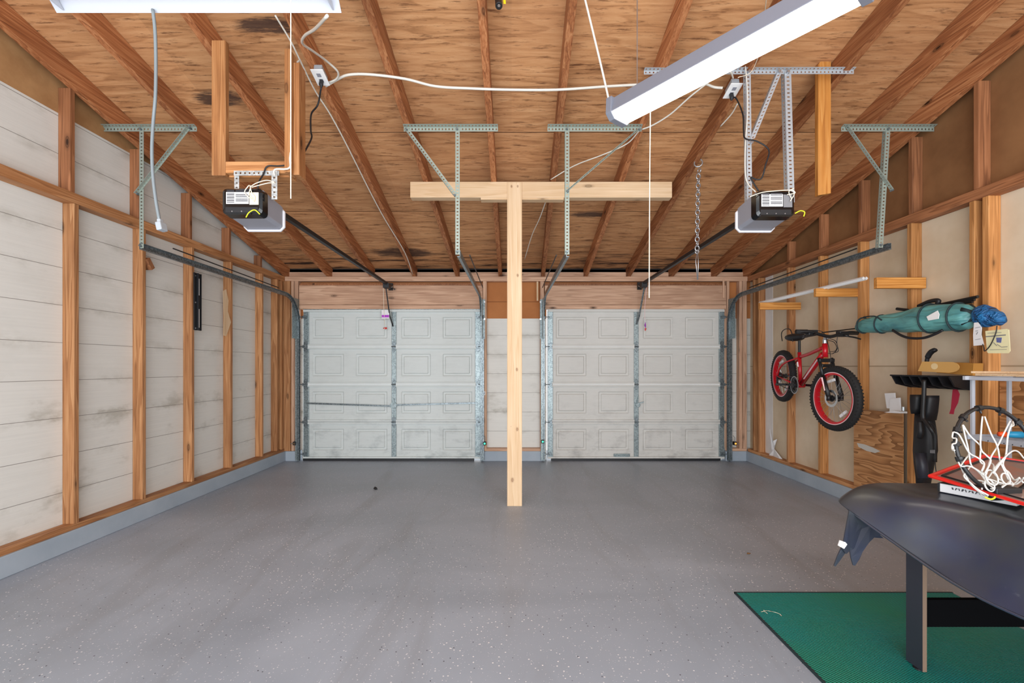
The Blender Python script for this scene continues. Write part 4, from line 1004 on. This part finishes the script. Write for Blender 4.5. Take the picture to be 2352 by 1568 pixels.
MB().bar(cr-sdir*.075+fwd*.01, cr+sdir*.075+fwd*.01, .035, .035).bar(cr+sdir*.06+fwd*.03-U*.05, cr-sdir*.06+fwd*.03-U*.05, .02, .03).build('fork_crown', M['bkmatte'], bike, bevel=.006)
for s in (-1, 1):
    a0 = cr+sdir*s*.062; a1 = Fc+fax*s*.062; mid = a0.lerp(a1, .42)
    fk = MB().tube([a0+U*.02, mid], .014, 12).tube([mid, a1+U*.02], .019, 12).cyl(a1+U*.03, a1-U*.02, .016, 12).build('fork_leg', M['bkmatte'], bike, smooth=True)
    if s > 0:
        o_ = fax*.016+Vector((0,-.008,0)); MB().tube([a0.lerp(a1, .46)+o_, a0.lerp(a1, .8)+o_], .010, 8, flat=.5).build('fork_decal', M['pink'], fk)
# drivetrain on the room side
cc = bbp+bn*.055
MB().lathe(cc, bn, [(.062, -.002), (.082, -.002), (.082, .002), (.062, .002)], 36, True).build('chainring', M['bkmatte'], bike)
MB().lathe(cc+bn*.006, bn, [(.084, -.002), (.092, -.002), (.092, .002), (.084, .002)], 36, True).build('chain_guard', M['silver'], bike)
cw = MB().cyl(cc-bn*.02, cc+bn*.02, .03, 16)
for k in range(4):
    q = k*math.pi/2+.4; cw.bar(cc, cc+(bd*math.cos(q)+U*math.sin(q))*.075, .02, .006, bn)
cw.build('crank_spider', M['bk'], bike)
MB().bar(cc+bn*.02, cc+bn*.03-bd*.165+U*.0, .014, .024).build('crank_arm', M['bkmatte'], bike, bevel=.003)
MB().frame_box(cc-bd*.165+bn*.075, bn, bd, U, .042, .035, .010).build('pedal', M['bk'], bike, bevel=.004)
MB().bar(bbp-bn*.05, bbp-bn*.06+bd*.16, .014, .024).build('crank_arm', M['bkmatte'], bike, bevel=.003)
MB().tube([cc+U*.078, Rc+bn*.045+U*.035], .004, 6).tube([cc-U*.078, Rc+bn*.045-U*.1], .004, 6).build('drive_chain', M['bkmatte'], bike)
MB().lathe(Rc+bn*.045, bn, [(.015, -.012), (.045, -.012), (.03, .01), (.015, .01)], 24, True).bar(Rc+bn*.06, Rc+bn*.06-U*.11, .012, .02).build('rear_derailleur', M['bkmatte'], bike)
MB().tube([(3.0, 4.42, 1.66), (3.33, 4.42, 1.70)], .006, 8).build('hanging_hook', M['bkmatte'], bike)

# ------------------------------------------------------------------ teal bag on the wall
bag = empty('folding_chair_bag', tuple(WX(2140,735,3.2)), 'long teal carry bag with black straps hung on the wall', 'carry bag')
def bagring(px, pyc, hpx, squash=.9, n=22, wob=.0, seed=0):
    X = 3.19; c_ = WX(px, pyc, X); r = hpx/F*c_.y; rnd = random.Random(seed); ph = rnd.random()*6
    return [c_+Vector((math.cos(q)*r*squash*(1+wob*math.sin(3*q+ph)), 0, math.sin(q)*r*(1+wob*math.sin(5*q+ph)))) for q in [2*math.pi*i/n for i in range(n)]]
st = [(1968,753,4), (1972,751,10), (1985,748,15), (2010,745,19), (2030,743,20), (2060,740,22), (2085,738,25), (2110,733,28.5), (2140,731,31), (2165,729,31), (2190,728,31), (2212,727,30), (2226,727,28), (2236,726,21), (2242,724,14)]
st2 = []
for i in range(len(st)-1):
    for k in range(3):
        f = k/3; st2.append(tuple(st[i][j]*(1-f)+st[i+1][j]*f for j in range(3)))
st2.append(st[-1])
MB().loft([bagring(a, c, h, .85, 24, .03, 5) for a, c, h in st2]).build('bag_body', M['teal'], bag, smooth=True)
bl = [(2240,724,12), (2248,725,23), (2262,725,26.5), (2274,726,25), (2284,728,19), (2290,729,16), (2297,731,16.5), (2304,733,12), (2308,734,5)]
MB().loft([bagring(a, c, h, .9, 24, .12, int(a)) for a, c, h in bl]).build('blue_stuff_sack', M['blue'], bag, smooth=True, sub=1)
MB().loft([bagring(a, c, h, .9, 24, .15, 3) for a, c, h in ((2226,726,26), (2235,725,20), (2246,724,12))]).build('gathered_end', M['strapg'], bag, smooth=True)
for a, c, h, a2 in ((1983,747,17.5,1985), (2026,744,20.5,2022), (2137,731,33,2143), (2202,728,32.5,2196)):
    r_ = bagring(a, c, h, .88, 24); MB().tube(r_, .0045, 6, closed=True, flat=1.8).build('strap', M['strapg'], bag)
MB().tube(curve([WX(1984,728,3.10), WX(2000,726,3.08), WX(2012,727,3.08), WX(2025,735,3.09)]), .006, 6).build('strap', M['strapg'], bag)
MB().tube(curve([WX(2050,758,3.13), WX(2070,770,3.12), WX(2090,776,3.12), (WX(2120,776,3.12)), WX(2145,768,3.13), WX(2165,758,3.14)]), .006, 6, flat=1.8).build('shoulder_strap', M['bk'], bag, smooth=True)
MB().tube(curve([WX(2060,709,3.2), WX(2085,712,3.2)]), .012, 8).build('pole_end', M['bkmatte'], bag)
MB().tube(curve([WX(2110,703,3.26), WX(2135,692,3.26), WX(2155,690,3.26), WX(2152,700,3.26)]), .016, 8).build('pole_end', M['bk'], bag, smooth=True)
for dy in (0, 7, 12): MB().tube([WX(2160,699+dy*.3,3.27), WX(2246-dy,681+dy,3.27)], .011-.002*(dy > 0), 8).build('pole_end', M['bkmatte'], bag)
MB().prism([WX(x, y, 3.095) for x, y in ((2128,727),(2153,713),(2157,722),(2155,732),(2132,736))], (.004, 0, 0)).build('care_label', M['white'], bag)
# paper tags
t = empty('paper_tag', tuple(WX(2248,790,3.12)), 'narrow white curled paper tag hanging from the teal bag', 'paper tag', 'paper tags under the bag')
MB().prism([WX(x, y, 3.12) for x, y in ((2237,741),(2246,740),(2255,752),(2254,768),(2260,792),(2236,794),(2235,770))], (.002, 0, 0)).build('sheet', M['paper'], t)
b = MB()
for (x0, y0, x1, y1) in ((2240,753,2251,751), (2240,760,2246,759), (2243,768,2246,762), (2240,780,2252,778)): b.bar(WX(x0, y0, 3.118), WX(x1, y1, 3.118), .003, .002)
b.build('print', M['greyprint'], t)
t = empty('instruction_card', tuple(WX(2290,808,3.12)), 'yellowish instruction card with a blue picture, hung by black cord', 'card', 'paper tags under the bag')
XC = 3.11
MB().prism([WX(x, y, XC) for x, y in ((2263,760),(2312,755),(2317,757),(2320,806),(2316,811),(2270,811),(2267,808))], (.003, 0, 0)).build('sheet', M['paper2'], t)
MB().prism([WX(x, y, XC-.001) for x, y in ((2288,775),(2301,775),(2299,787),(2289,786))], (.001, 0, 0)).build('picture', M['blueink'], t)
b = MB()
for (x0, y0, x1, y1, w) in ((2264,773,2310,769,.006), (2290,790,2299,796,.002), (2282,786,2290,794,.002), (2268,765,2300,763,.002), (2274,803,2312,802,.002), (2300,797,2314,796,.003)): b.bar(WX(x0, y0, XC-.002), WX(x1, y1, XC-.002), .002, w)
b.build('print', M['greyprint'], t)
MB().tube(curve([WX(2290,748,XC-.01), WX(2287,765,XC-.01), WX(2275,792,XC-.01), WX(2262,806,XC-.01), WX(2260,798,XC), WX(2257,790,XC)]), .003, 6).build('cord', M['bk'], t, smooth=True)

# ------------------------------------------------------------------ black tool rack, cardboard, saw, blower
rk = empty('tool_rack', tuple(WX(2130,880,3.2)), 'black plastic wall rack with angled slots for tools', 'tool rack')
XW, XF = 3.325, 3.12
def RX(px, py, X): return WX(px, py, X)
ya, yb = 3.80, 3.29
zt_, zb_ = 1.262, 1.16
MB().box(XW-.02, XW, yb, ya, zb_, zt_).build('back_plate', M['bk'], rk, bevel=.003)
MB().prism([(XW-.02, ya, zt_), (XF, ya-.03, zt_+.004), (XF, ya-.03, zt_-.008), (XW-.02, ya, zt_-.01)], (0, yb-ya+.06, 0)).build('top_lip', M['bk'], rk)
for i in range(7):
    y = ya-.0-i*(ya-yb-.02)/6; b = MB()
    b.prism([(XW-.02, y, zt_), (XF-.01, y-.05, zt_), (XF+.03, y-.05, zb_+.03), (XW-.02, y, zb_)], (0, -.012, 0)); b.build('divider', M['bk'], rk)
t = empty('cardboard_box', tuple(WX(2190,862,3.2)), 'opened brown cardboard box lying on the black rack', 'cardboard box')
MB().prism([WX(x, y, 3.24) for x, y in ((2188,832),(2236,834),(2234,862),(2150,856)) ], (.07, 0, 0)).build('box_body', M['cardboard2'], t)
fl = [(2118,830),(2180,831)]+[(2180+19*math.sin(math.radians(q))+4, 843-12*math.cos(math.radians(q))) for q in (15,40,65,90,115,140,165)]+[(2178,856),(2108,852)]
MB().prism([WX(x, y, 3.15) for x, y in fl], (.004, 0, 0)).build('flap', M['cardboard'], t)
MB().prism([WX(2146+8*math.cos(i*math.pi/6), 841+8*math.sin(i*math.pi/6)*.9, 3.148) for i in range(12)], (.001, 0, 0)).build('tape', M['tape'], t)
t = empty('hand_tool', tuple(WX(2130,830,3.2)), 'curved black tool handle sticking up from behind the cardboard', 'hand tool')
MB().tube(curve([WX(2128,834,3.22), WX(2131,820,3.22), WX(2137,810,3.22), WX(2145,804,3.22), WX(2148,806,3.22)]), [.014]*6+[.019]*10+[.017]*9, 12).build('handle', M['bk'], t, smooth=True)
MB().cyl(WX(2128,836,3.22), WX(2128,831,3.22), .02, 12).build('collar', M['silver'], t)
bw = empty('leaf_blower', tuple(WX(2125,1090,3.15)), 'black electric leaf blower hanging from the rack below the cardboard', 'leaf blower')
def blof(st, X, dep, mat, nm):
    rings = []
    for (x0, x1, y) in st:
        a_, c_ = WX(x0, y, X), WX(x1, y, X); m_ = (a_+c_)/2; h = (c_-a_)/2; ring = []
        for i in range(16):
            q = 2*math.pi*i/16; cx_, cz_ = math.cos(q), math.sin(q)
            ring.append(m_+h*(abs(cx_)**.7*(1 if cx_ > 0 else -1))+Vector((dep*(abs(cz_)**.7*(1 if cz_ > 0 else -1)), 0, 0)))
        rings.append(ring)
    return MB().loft(rings).build(nm, mat, bw, smooth=True)
blof([(2098,2119,906), (2097,2119,915), (2098,2118,938), (2102,2113,950)], 3.17, .045, M['bk'], 'battery_tube')
blof([(2131,2149,908), (2132,2149,918), (2131,2146,945), (2133,2140,965)], 3.17, .045, M['bk'], 'battery_tube')
blof([(2109,2136,950), (2107,2141,970), (2105,2146,1000), (2103,2148,1035), (2106,2140,1060), (2112,2132,1095), (2114,2128,1110)], 3.2, .05, M['bk'], 'body')
blof([(2106,2122,1040), (2108,2127,1070), (2113,2128,1098)], 3.13, .03, M['graphite'], 'nozzle')
MB().tube(curve([WX(2123,872,3.1), WX(2122,910,3.1), WX(2120,955,3.1), WX(2126,968,3.1), WX(2138,985,3.1), WX(2147,1005,3.12), WX(2147,1060,3.13)]), .014, 10).build('tube_handle', M['bkmatte'], bw, smooth=True)
MB().tube(curve([WX(2113,968,3.11), WX(2114,990,3.10), WX(2112,1004,3.11)]), .02, 10).build('trigger_grip', M['bk'], bw, smooth=True)
MB().tube(curve([WX(2133,972,3.1), WX(2148,980,3.1), WX(2151,1010,3.1), WX(2148,1060,3.1), WX(2151,1090,3.1)]), .003, 6).build('cord', M['bk'], bw)
MB().prism([WX(x, y, 3.085) for x, y in ((2136,1033),(2147,1033),(2147,1041),(2136,1040))], (.002, 0, 0)).build('label', M['greyprint'], bw)
# ------------------------------------------------------------------ white rack near the wall
sr = empty('shelf_rack', (3.05, 2.7, 0), 'white metal rack with two shelves against the plywood', 'shelf rack')
YR = 2.88
xa_, xb_ = W(2214,870,YR).x, W(2330,870,YR).x
MB().box(xa_, xb_, YR-.01, YR+.01, 1.247, 1.272).box(xa_+.02, xa_+.04, 1.75, YR, 1.247, 1.267).box(xb_-.02, xb_, 1.75, YR, 1.247, 1.267).build('top_frame', M['whitemet'], sr, bevel=.002)
for px in (2234, 2318):
    x = W(px, 900, YR).x
    for y in (YR, 1.8): MB().box(x-.009, x+.009, y-.009, y+.009, 0.0, 1.25).build('leg', M['whitemet'], sr, bevel=.002)
b = MB().box(xa_+.02, xb_-.02, YR-.005, YR+.005, .875, .905).box(xa_+.035, xa_+.045, 1.8, YR, .875, .905).box(xb_-.03, xb_-.02, 1.8, YR, .875, .915)
for i in range(24): b.box(xa_+.035, xb_-.02, 1.82+i*.045, 1.826+i*.045, .878, .884)
b.build('lower_shelf', M['whitemet'], sr)
o = MB().box(xa_+.05, xb_+.08, 2.05, 2.86, 1.274, 1.288).build('plywood_offcut', M['pineX']); tag(o, 'pale plywood offcut lying on top of the white rack', 'board')
o = MB().bar((xa_+.09, 2.9, 1.296), (xb_+.05, 2.2, 1.296), .09, .012).build('wood_strip', M['pineX']); tag(o, 'narrow pale wood strip lying across the plywood offcut', 'board')
def toolbar(p0, p1, r, cm, em, label, nm):
    t = empty(nm, tuple(p0), label, 'tool', 'plastic tools on the lower shelf')
    p0 = Vector(p0); p1 = Vector(p1)
    MB().tube([p0, p0.lerp(p1, .5), p0.lerp(p1, .55), p1], [r*.8, r, r*.7, r*.75], 10).build('body', M[cm], t, smooth=True)
    MB().tube([p0.lerp(p1, -.22), p0], [r*.6, r*.9], 10).build('tip', M[em], t, smooth=True)
toolbar((2.96, 2.74, .925), (3.11, 2.70, .925), .022, 'bluet', 'orange', 'blue plastic toy tool with orange tip on the white rack', 'plastic_tool')
toolbar((3.07, 2.55, .93), (3.13, 2.30, .93), .03, 'orange', 'redp', 'orange plastic tool on the lower shelf of the white rack', 'plastic_tool')

# ------------------------------------------------------------------ table under a black cover
tb = empty('games_table', (2.3, 1.5, 0), 'dark games table standing on the green mat under a cover', 'table')
MB().box(1.80, 2.85, .75, 2.12, .60, .775).build('table_top', M['graphite'], tb, bevel=.004)
def tleg(x, y, s, name='leg'):
    b = MB(); b.mi = 0; b.box(x, x+.019, y, y+.082, .012, .60); b.mi = 1; b.box(x+.0005, x+.0185, y-.001, y, .012, .60)
    lg = b.build(name, [M['graphite'], M['rawedge']], tb)
    MB().cyl((x+.01, y+.03, 0), (x+.01, y+.03, .013), .02, 16).build('foot', M['bk'], lg)
    return lg
tleg(1.775, 1.975, 1); tleg(1.775, .85, 1); tleg(2.83, 1.975, 1); tleg(2.83, .85, 1)
MB().box(1.795, 2.83, 2.03, 2.052, .175, .295).build('stretcher', M['blackboard'], tb)
MB().box(1.795, 1.86, 2.058, 2.077, .012, .60).build('corner_board', M['bk'], tb)
# cover: rows from the flat top over the edge down the flared skirt
path = []      # (edge point, outward dir, flare, drop)
for i in range(15):
    y = .70+(2.10-.70)*i/14; w = math.sin(i*.9)*.012
    fl = .13+.03*math.sin(i*.7)+w; dr = .262+.012*math.cos(i*.8)
    if i > 11: fl += .055*(i-11); dr -= .053*(i-11)
    path.append((Vector((1.785, y, .782)), Vector((-1, 0, 0)), fl, dr, 1+max(0, i-10)*.7))
for i, q in enumerate((15, 35, 55, 75)):
    a = math.radians(q); path.append((Vector((1.785+.03*(1-math.cos(a)), 2.10+.05*math.sin(a), .782)), Vector((-math.cos(a), math.sin(a)*.55, 0)), (.27, .20, .10, .05)[i], (.09, .09, .12, .16)[i], 3-.4*i))
for i in range(12):
    x = 1.83+i*.09; path.append((Vector((x, 2.15, .782)), Vector((0, 1, 0)), .04+.008*math.sin(i*1.3), .2, 1))
rows = []
inner = Vector((2.35, 1.45, .79))
def toph(p): return .010*math.sin(9*p.x+2)*math.cos(6*p.y)+.008*math.sin(12*p.y+5*p.x)
for k, f in enumerate((.0, .25, .5, .75, .92)):
    rw = []
    for (p, d, fl, dr, ex) in path:
        q = Vector((2.35+(p.x-2.35)*f, 1.45+(p.y-1.45)*f, .786)); q.z += toph(q)*(1 if f < .9 else .5); rw.append(q)
    rows.append(rw)
rows.append([p+Vector((0,0,.002)) for (p, d, fl, dr, ex) in path])
for s, hh in ((.10, .04), (.25, .16), (.42, .34), (.6, .54), (.8, .78), (1.0, 1.0)):
    rw = []
    for j, (p, d, fl, dr, ex) in enumerate(path):
        wv = (.5+.5*math.sin(j*1.15))*(.5+.5*math.sin(j*.47+1)) if j < 13 else .3
        q = p+d*(fl*s)+Vector((0, 0, -dr*hh**ex+(.02*s if ex > 1.5 else 0)))
        q += d*(.075*(wv-.35)*math.sin(s*2.9))+Vector((0, 0, .018*(wv-.4)*math.sin(s*2.9)))
        rw.append(q)
    rows.append(rw)
hem = [p.copy() for p in rows[-1]]
for _ in range(2): hem = [hem[0]]+[hem[i-1]*.25+hem[i]*.5+hem[i+1]*.25 for i in range(1, len(hem)-1)]+[hem[-1]]
cv = empty('table_cover', (2.3, 1.5, .78), 'dark vinyl cover draped over the table with flared skirt', 'table cover')
MB().loft(rows, close=False).build('drape', M['cover'], cv, smooth=True, solid=.004, sub=2)
MB().tube(curve(hem, 3), .0055, 6).build('hem', M['cover'], cv, smooth=True)
# tucked corner flaps with the white tag
def flap(pts, nm, mt='cover'): return MB().prism([W(x, y, Y) for x, y, Y in pts], (.0, .006, 0)).build(nm, M[mt], cv)
flap([(1951,1172,2.03),(1990,1200,2.06),(2030,1236,2.10),(1990,1233,2.08),(1964,1258,2.06),(1953,1264,2.05),(1944,1272,2.04),(1935,1260,2.03)], 'corner_flap')
flap([(1945,1252,2.045),(1958,1260,2.05),(1940,1272,2.05),(1929,1288,2.05),(1919,1301,2.05),(1916,1299,2.05),(1924,1277,2.045),(1933,1258,2.045)], 'corner_flap')
flap([(1958,1222,2.06),(2000,1205,2.07),(2030,1225,2.09),(2010,1232,2.08),(1996,1246,2.07),(1982,1266,2.06),(1974,1284,2.055),(1964,1299,2.055),(1960,1298,2.055),(1955,1281,2.055),(1952,1262,2.055)], 'corner_flap')
flap([(1930,1241,2.03),(1942,1245,2.03),(1946,1250,2.03),(1939,1260,2.03),(1926,1253,2.03)], 'white_tag', 'white')
# green mat
mt_ = empty('floor_mat', (1.95, 1.6, 0), 'ribbed green rubber mat on the floor under the table', 'mat')
MB().box(1.31, 2.58, .55, 2.68, .0, .008).build('mat_sheet', M['mat'], mt_, bevel=.002)
MB().box(1.306, 1.316, .55, 2.683, .0, .0095).box(1.306, 2.584, 2.674, 2.684, 0, .0095).build('edge_binding', M['strapg'], mt_)
tw = MB().tube(curve([W(1748,1394,2.46)*1, W(1760,1390,2.47), W(1776,1392,2.46), W(1790,1397,2.44), W(1795,1402,2.42)]), .002, 6).tube([W(1758,1390,2.46), W(1763,1399,2.44)], .0015, 5).tube([W(1756,1391,2.46), W(1754,1387,2.48)], .0015, 5)
for v in tw.v: v.z = .0115+(v.z-.0)*0+random.random()*.001
tag(tw.build('twig', M['cream']), 'pale dry twig lying on the green mat', 'twig')

# ------------------------------------------------------------------ box and basketball hoop on the table
bk = empty('game_box', (2.0, 1.95, .79), 'flat white game box with a black edge lying under the hoop', 'box')
zb0 = .792
a0 = W(2157,1131,1.965); a1 = W(2335,1165,1.755)
dx = (Vector((a1.x, a1.y, 0))-Vector((a0.x, a0.y, 0))); L = dx.length; dx.normalize(); dyv = Vector((-dx.y, dx.x, 0))
cb = Vector((a0.x, a0.y, 0))+dx*(L/2)+dyv*.12
MB().frame_box(cb+U*(zb0+.020), dx, dyv, U, L/2, .12, .018).build('carton', M['paper'], bk, bevel=.002)
MB().frame_box(cb-dx*(L/2+.001)+U*(zb0+.020), dx, dyv, U, .004, .121, .0185).frame_box(cb+U*(zb0+.0395), dx, dyv, U, L/2, .12, .0015).build('black_edge', M['bk'], bk)
b = MB(); rnd = random.Random(3)
for i in range(13):
    c_ = cb-dx*(L/2-.045-.0105*i)-dyv*.1212+U*(zb0+.0255); b.frame_box(c_, dx, dyv, (U+dx*(.3 if i % 2 else -.25)).normalized(), .0016+.001*(i % 3 == 0), .0006, .004+.002*rnd.random())
    if i % 2: b.frame_box(c_+dx*.003+U*.002, dx, dyv, U, .003, .0006, .0012)
b.build('lettering', M['ink'], bk)
hp = empty('basketball_hoop', (2.05, 1.85, .83), 'small basketball hoop with black ring and white net on backboard', 'basketball hoop')
# backboard lying tilted on the table
q0 = Vector(W(2139,1093,1.95)); q4 = Vector(W(2352,1157,1.64)); q3 = q0+(q4-q0)*1.35; q1 = Vector(W(2262,1047,2.16)); q2 = q3+(q1-q0)*1.6; q2.z -= .02
nB = ((q1-q0).cross(q4-q0)).normalized()
if nB.z < 0: nB = -nB
poly = [q0, q1, q2, q3]
MB().prism(poly, -nB*.008).build('backboard', M['board'], hp)
fr_ = [q0, q1, q2, q3]
MB().tube([q0+Vector((.0,0,0)), q1, q2, q3], .0115, 8, closed=True, flat=.8).build('backboard_frame', M['redp'], hp, smooth=False)
ins = [p.lerp((q0+q1+q2+q3)/4, .12)+nB*.003 for p in fr_]
MB().tube(ins, .005, 6, closed=True).build('backboard_line', M['bk'], hp)
RC = Vector((1.905, 1.80, 1.005)); ax = Vector((.08, -1, .22)).normalized(); RR = .166
MB().torus(RC, ax, RR, .0075, 56, 10).build('ring', M['bkmatte'], hp, smooth=True)
e1 = ax.cross(U).normalized(); e2 = e1.cross(ax)
if e2.z < 0: e2 = -e2
if e1.x < 0: e1 = -e1
def rp(deg, r=RR): return RC+e1*(math.cos(math.radians(deg))*r)+e2*(math.sin(math.radians(deg))*r)
hooks = [100, 68, 130, 152, 172, 192, 40, 12, -12]
b = MB()
for h in hooks: b.tube([rp(h-3), rp(h+3)], .0125, 8); b.tube([rp(h, RR-.006), rp(h, RR-.022)], .004, 6)
b.build('net_hook', M['bkmatte'], hp)
MB().bar(rp(-95, RR), rp(-95, RR+.03)+Vector((0,.03,0)), .06, .02, ax).frame_box(W(2300,1124,1.76), Vector((1,0,0)), Vector((0,1,0)), U, .05, .03, .012).build('mounting_bracket', M['bk'], hp, bevel=.004)
MB().tube(curve([W(2262,1141,1.73), W(2275,1146,1.72), W(2284,1143,1.72), W(2286,1137,1.73)]), .003, 6).build('spring', M['yelgreen'], hp)
def C5(pts, Y0, Y1):
    n = len(pts); return [W(2000+x/3.92, 780+y/3.92, Y0+(Y1-Y0)*i/(n-1)) for i, (x, y) in enumerate(pts)]
nets = [[(1005,690),(995,800),(990,975),(1040,1040),(1080,1090),(1030,1200)], [(1025,690),(1080,840),(1140,960),(1165,1095),(1190,1150),(1240,1260)], [(1255,730),(1190,860),(1140,960),(1090,1040),(1070,1100),(1040,1210)],
    [(1278,735),(1235,860),(1215,1040),(1160,1120),(1105,1200)], [(830,765),(890,860),(975,940),(990,975),(985,1090),(1020,1130),(1000,1190)], [(828,765),(850,870),(872,960),(885,1030),(905,1130),(960,1170),(1030,1210)],
    [(745,828),(800,860),(880,1010),(960,1060),(1020,1110),(1000,1180)], [(735,940),(775,1050),(808,1135),(870,1135),(930,1155),(1050,1240)], [(765,945),(800,1080),(840,1180),(880,1270),(940,1340),(1030,1400)],
    [(1380,1070),(1330,1010),(1280,1000),(1215,1050),(1160,1110),(1100,1200)], [(1215,1050),(1190,1120),(1230,1200),(1250,1270),(1180,1330)], [(808,1135),(850,1220),(920,1260),(1000,1270),(1060,1300)],
    [(885,1030),(840,1090),(808,1135)], [(1070,1100),(1105,1130),(1100,1190)], [(1165,1095),(1120,1150),(1060,1240),(1010,1290),(1000,1350)], [(905,1130),(860,1190),(840,1230),(900,1290),(970,1350),(1060,1400)],
    [(1240,1260),(1300,1300),(1350,1270),(1380,1240)], [(1180,1330),(1250,1330),(1310,1280),(1340,1250),(1375,1290)], [(1180,1150),(1240,1190),(1290,1260),(1340,1240)], [(960,1170),(1010,1230),(1090,1260),(1180,1290),(1290,1300)],
    [(1000,1350),(1080,1380),(1160,1370),(1190,1320),(1130,1290),(1050,1300)], [(930,1155),(990,1210),(1050,1290),(1110,1340)], [(1100,1190),(1150,1250),(1200,1290),(1150,1350),(1080,1340)], [(1160,1370),(1130,1410),(1090,1400),(1070,1350)],
    [(740,830),(735,880),(770,890),(765,930),(735,940),(735,990),(755,995)], [(1278,735),(1285,770),(1260,780)], [(970,1350),(1000,1400),(1050,1410),(1040,1370)]]
for i, q in enumerate(nets):
    MB().tube(curve(C5(q, 1.795, 1.72+.02*(i % 3)), 5), .0028, 6).build('net_cord', M['netw'], hp, smooth=True)
for (x, y, r) in ((1090,1240,.028), (1070,1310,.022), (1215,1250,.02)):
    MB().torus(W(2000+x/3.92, 780+y/3.92, 1.725), (.2,-1,.3), r, .0028, 20, 6).build('net_cord', M['netw'], hp, smooth=True)

# ------------------------------------------------------------------ small things on the floor
t = tag(MB().add([W(858,1123,4.97), W(861,1119,4.97), W(866,1121,4.97), W(867,1124,4.94), W(861,1125,4.93)], [(0,1,2,3,4)]).build('debris_chip', M['bk'], solid=.01), 'small dark chip on the floor in front of the left door', 'debris')
t.location.z = .006
lf = MB().tube([(1.665, 3.235, .006), (1.68, 3.24, .009), (1.70, 3.245, .007)], [.001, .012, .001], 8, flat=.3).build('dry_leaf', M['leafm']); tag(lf, 'small brown dry leaf on the floor behind the mat', 'leaf')
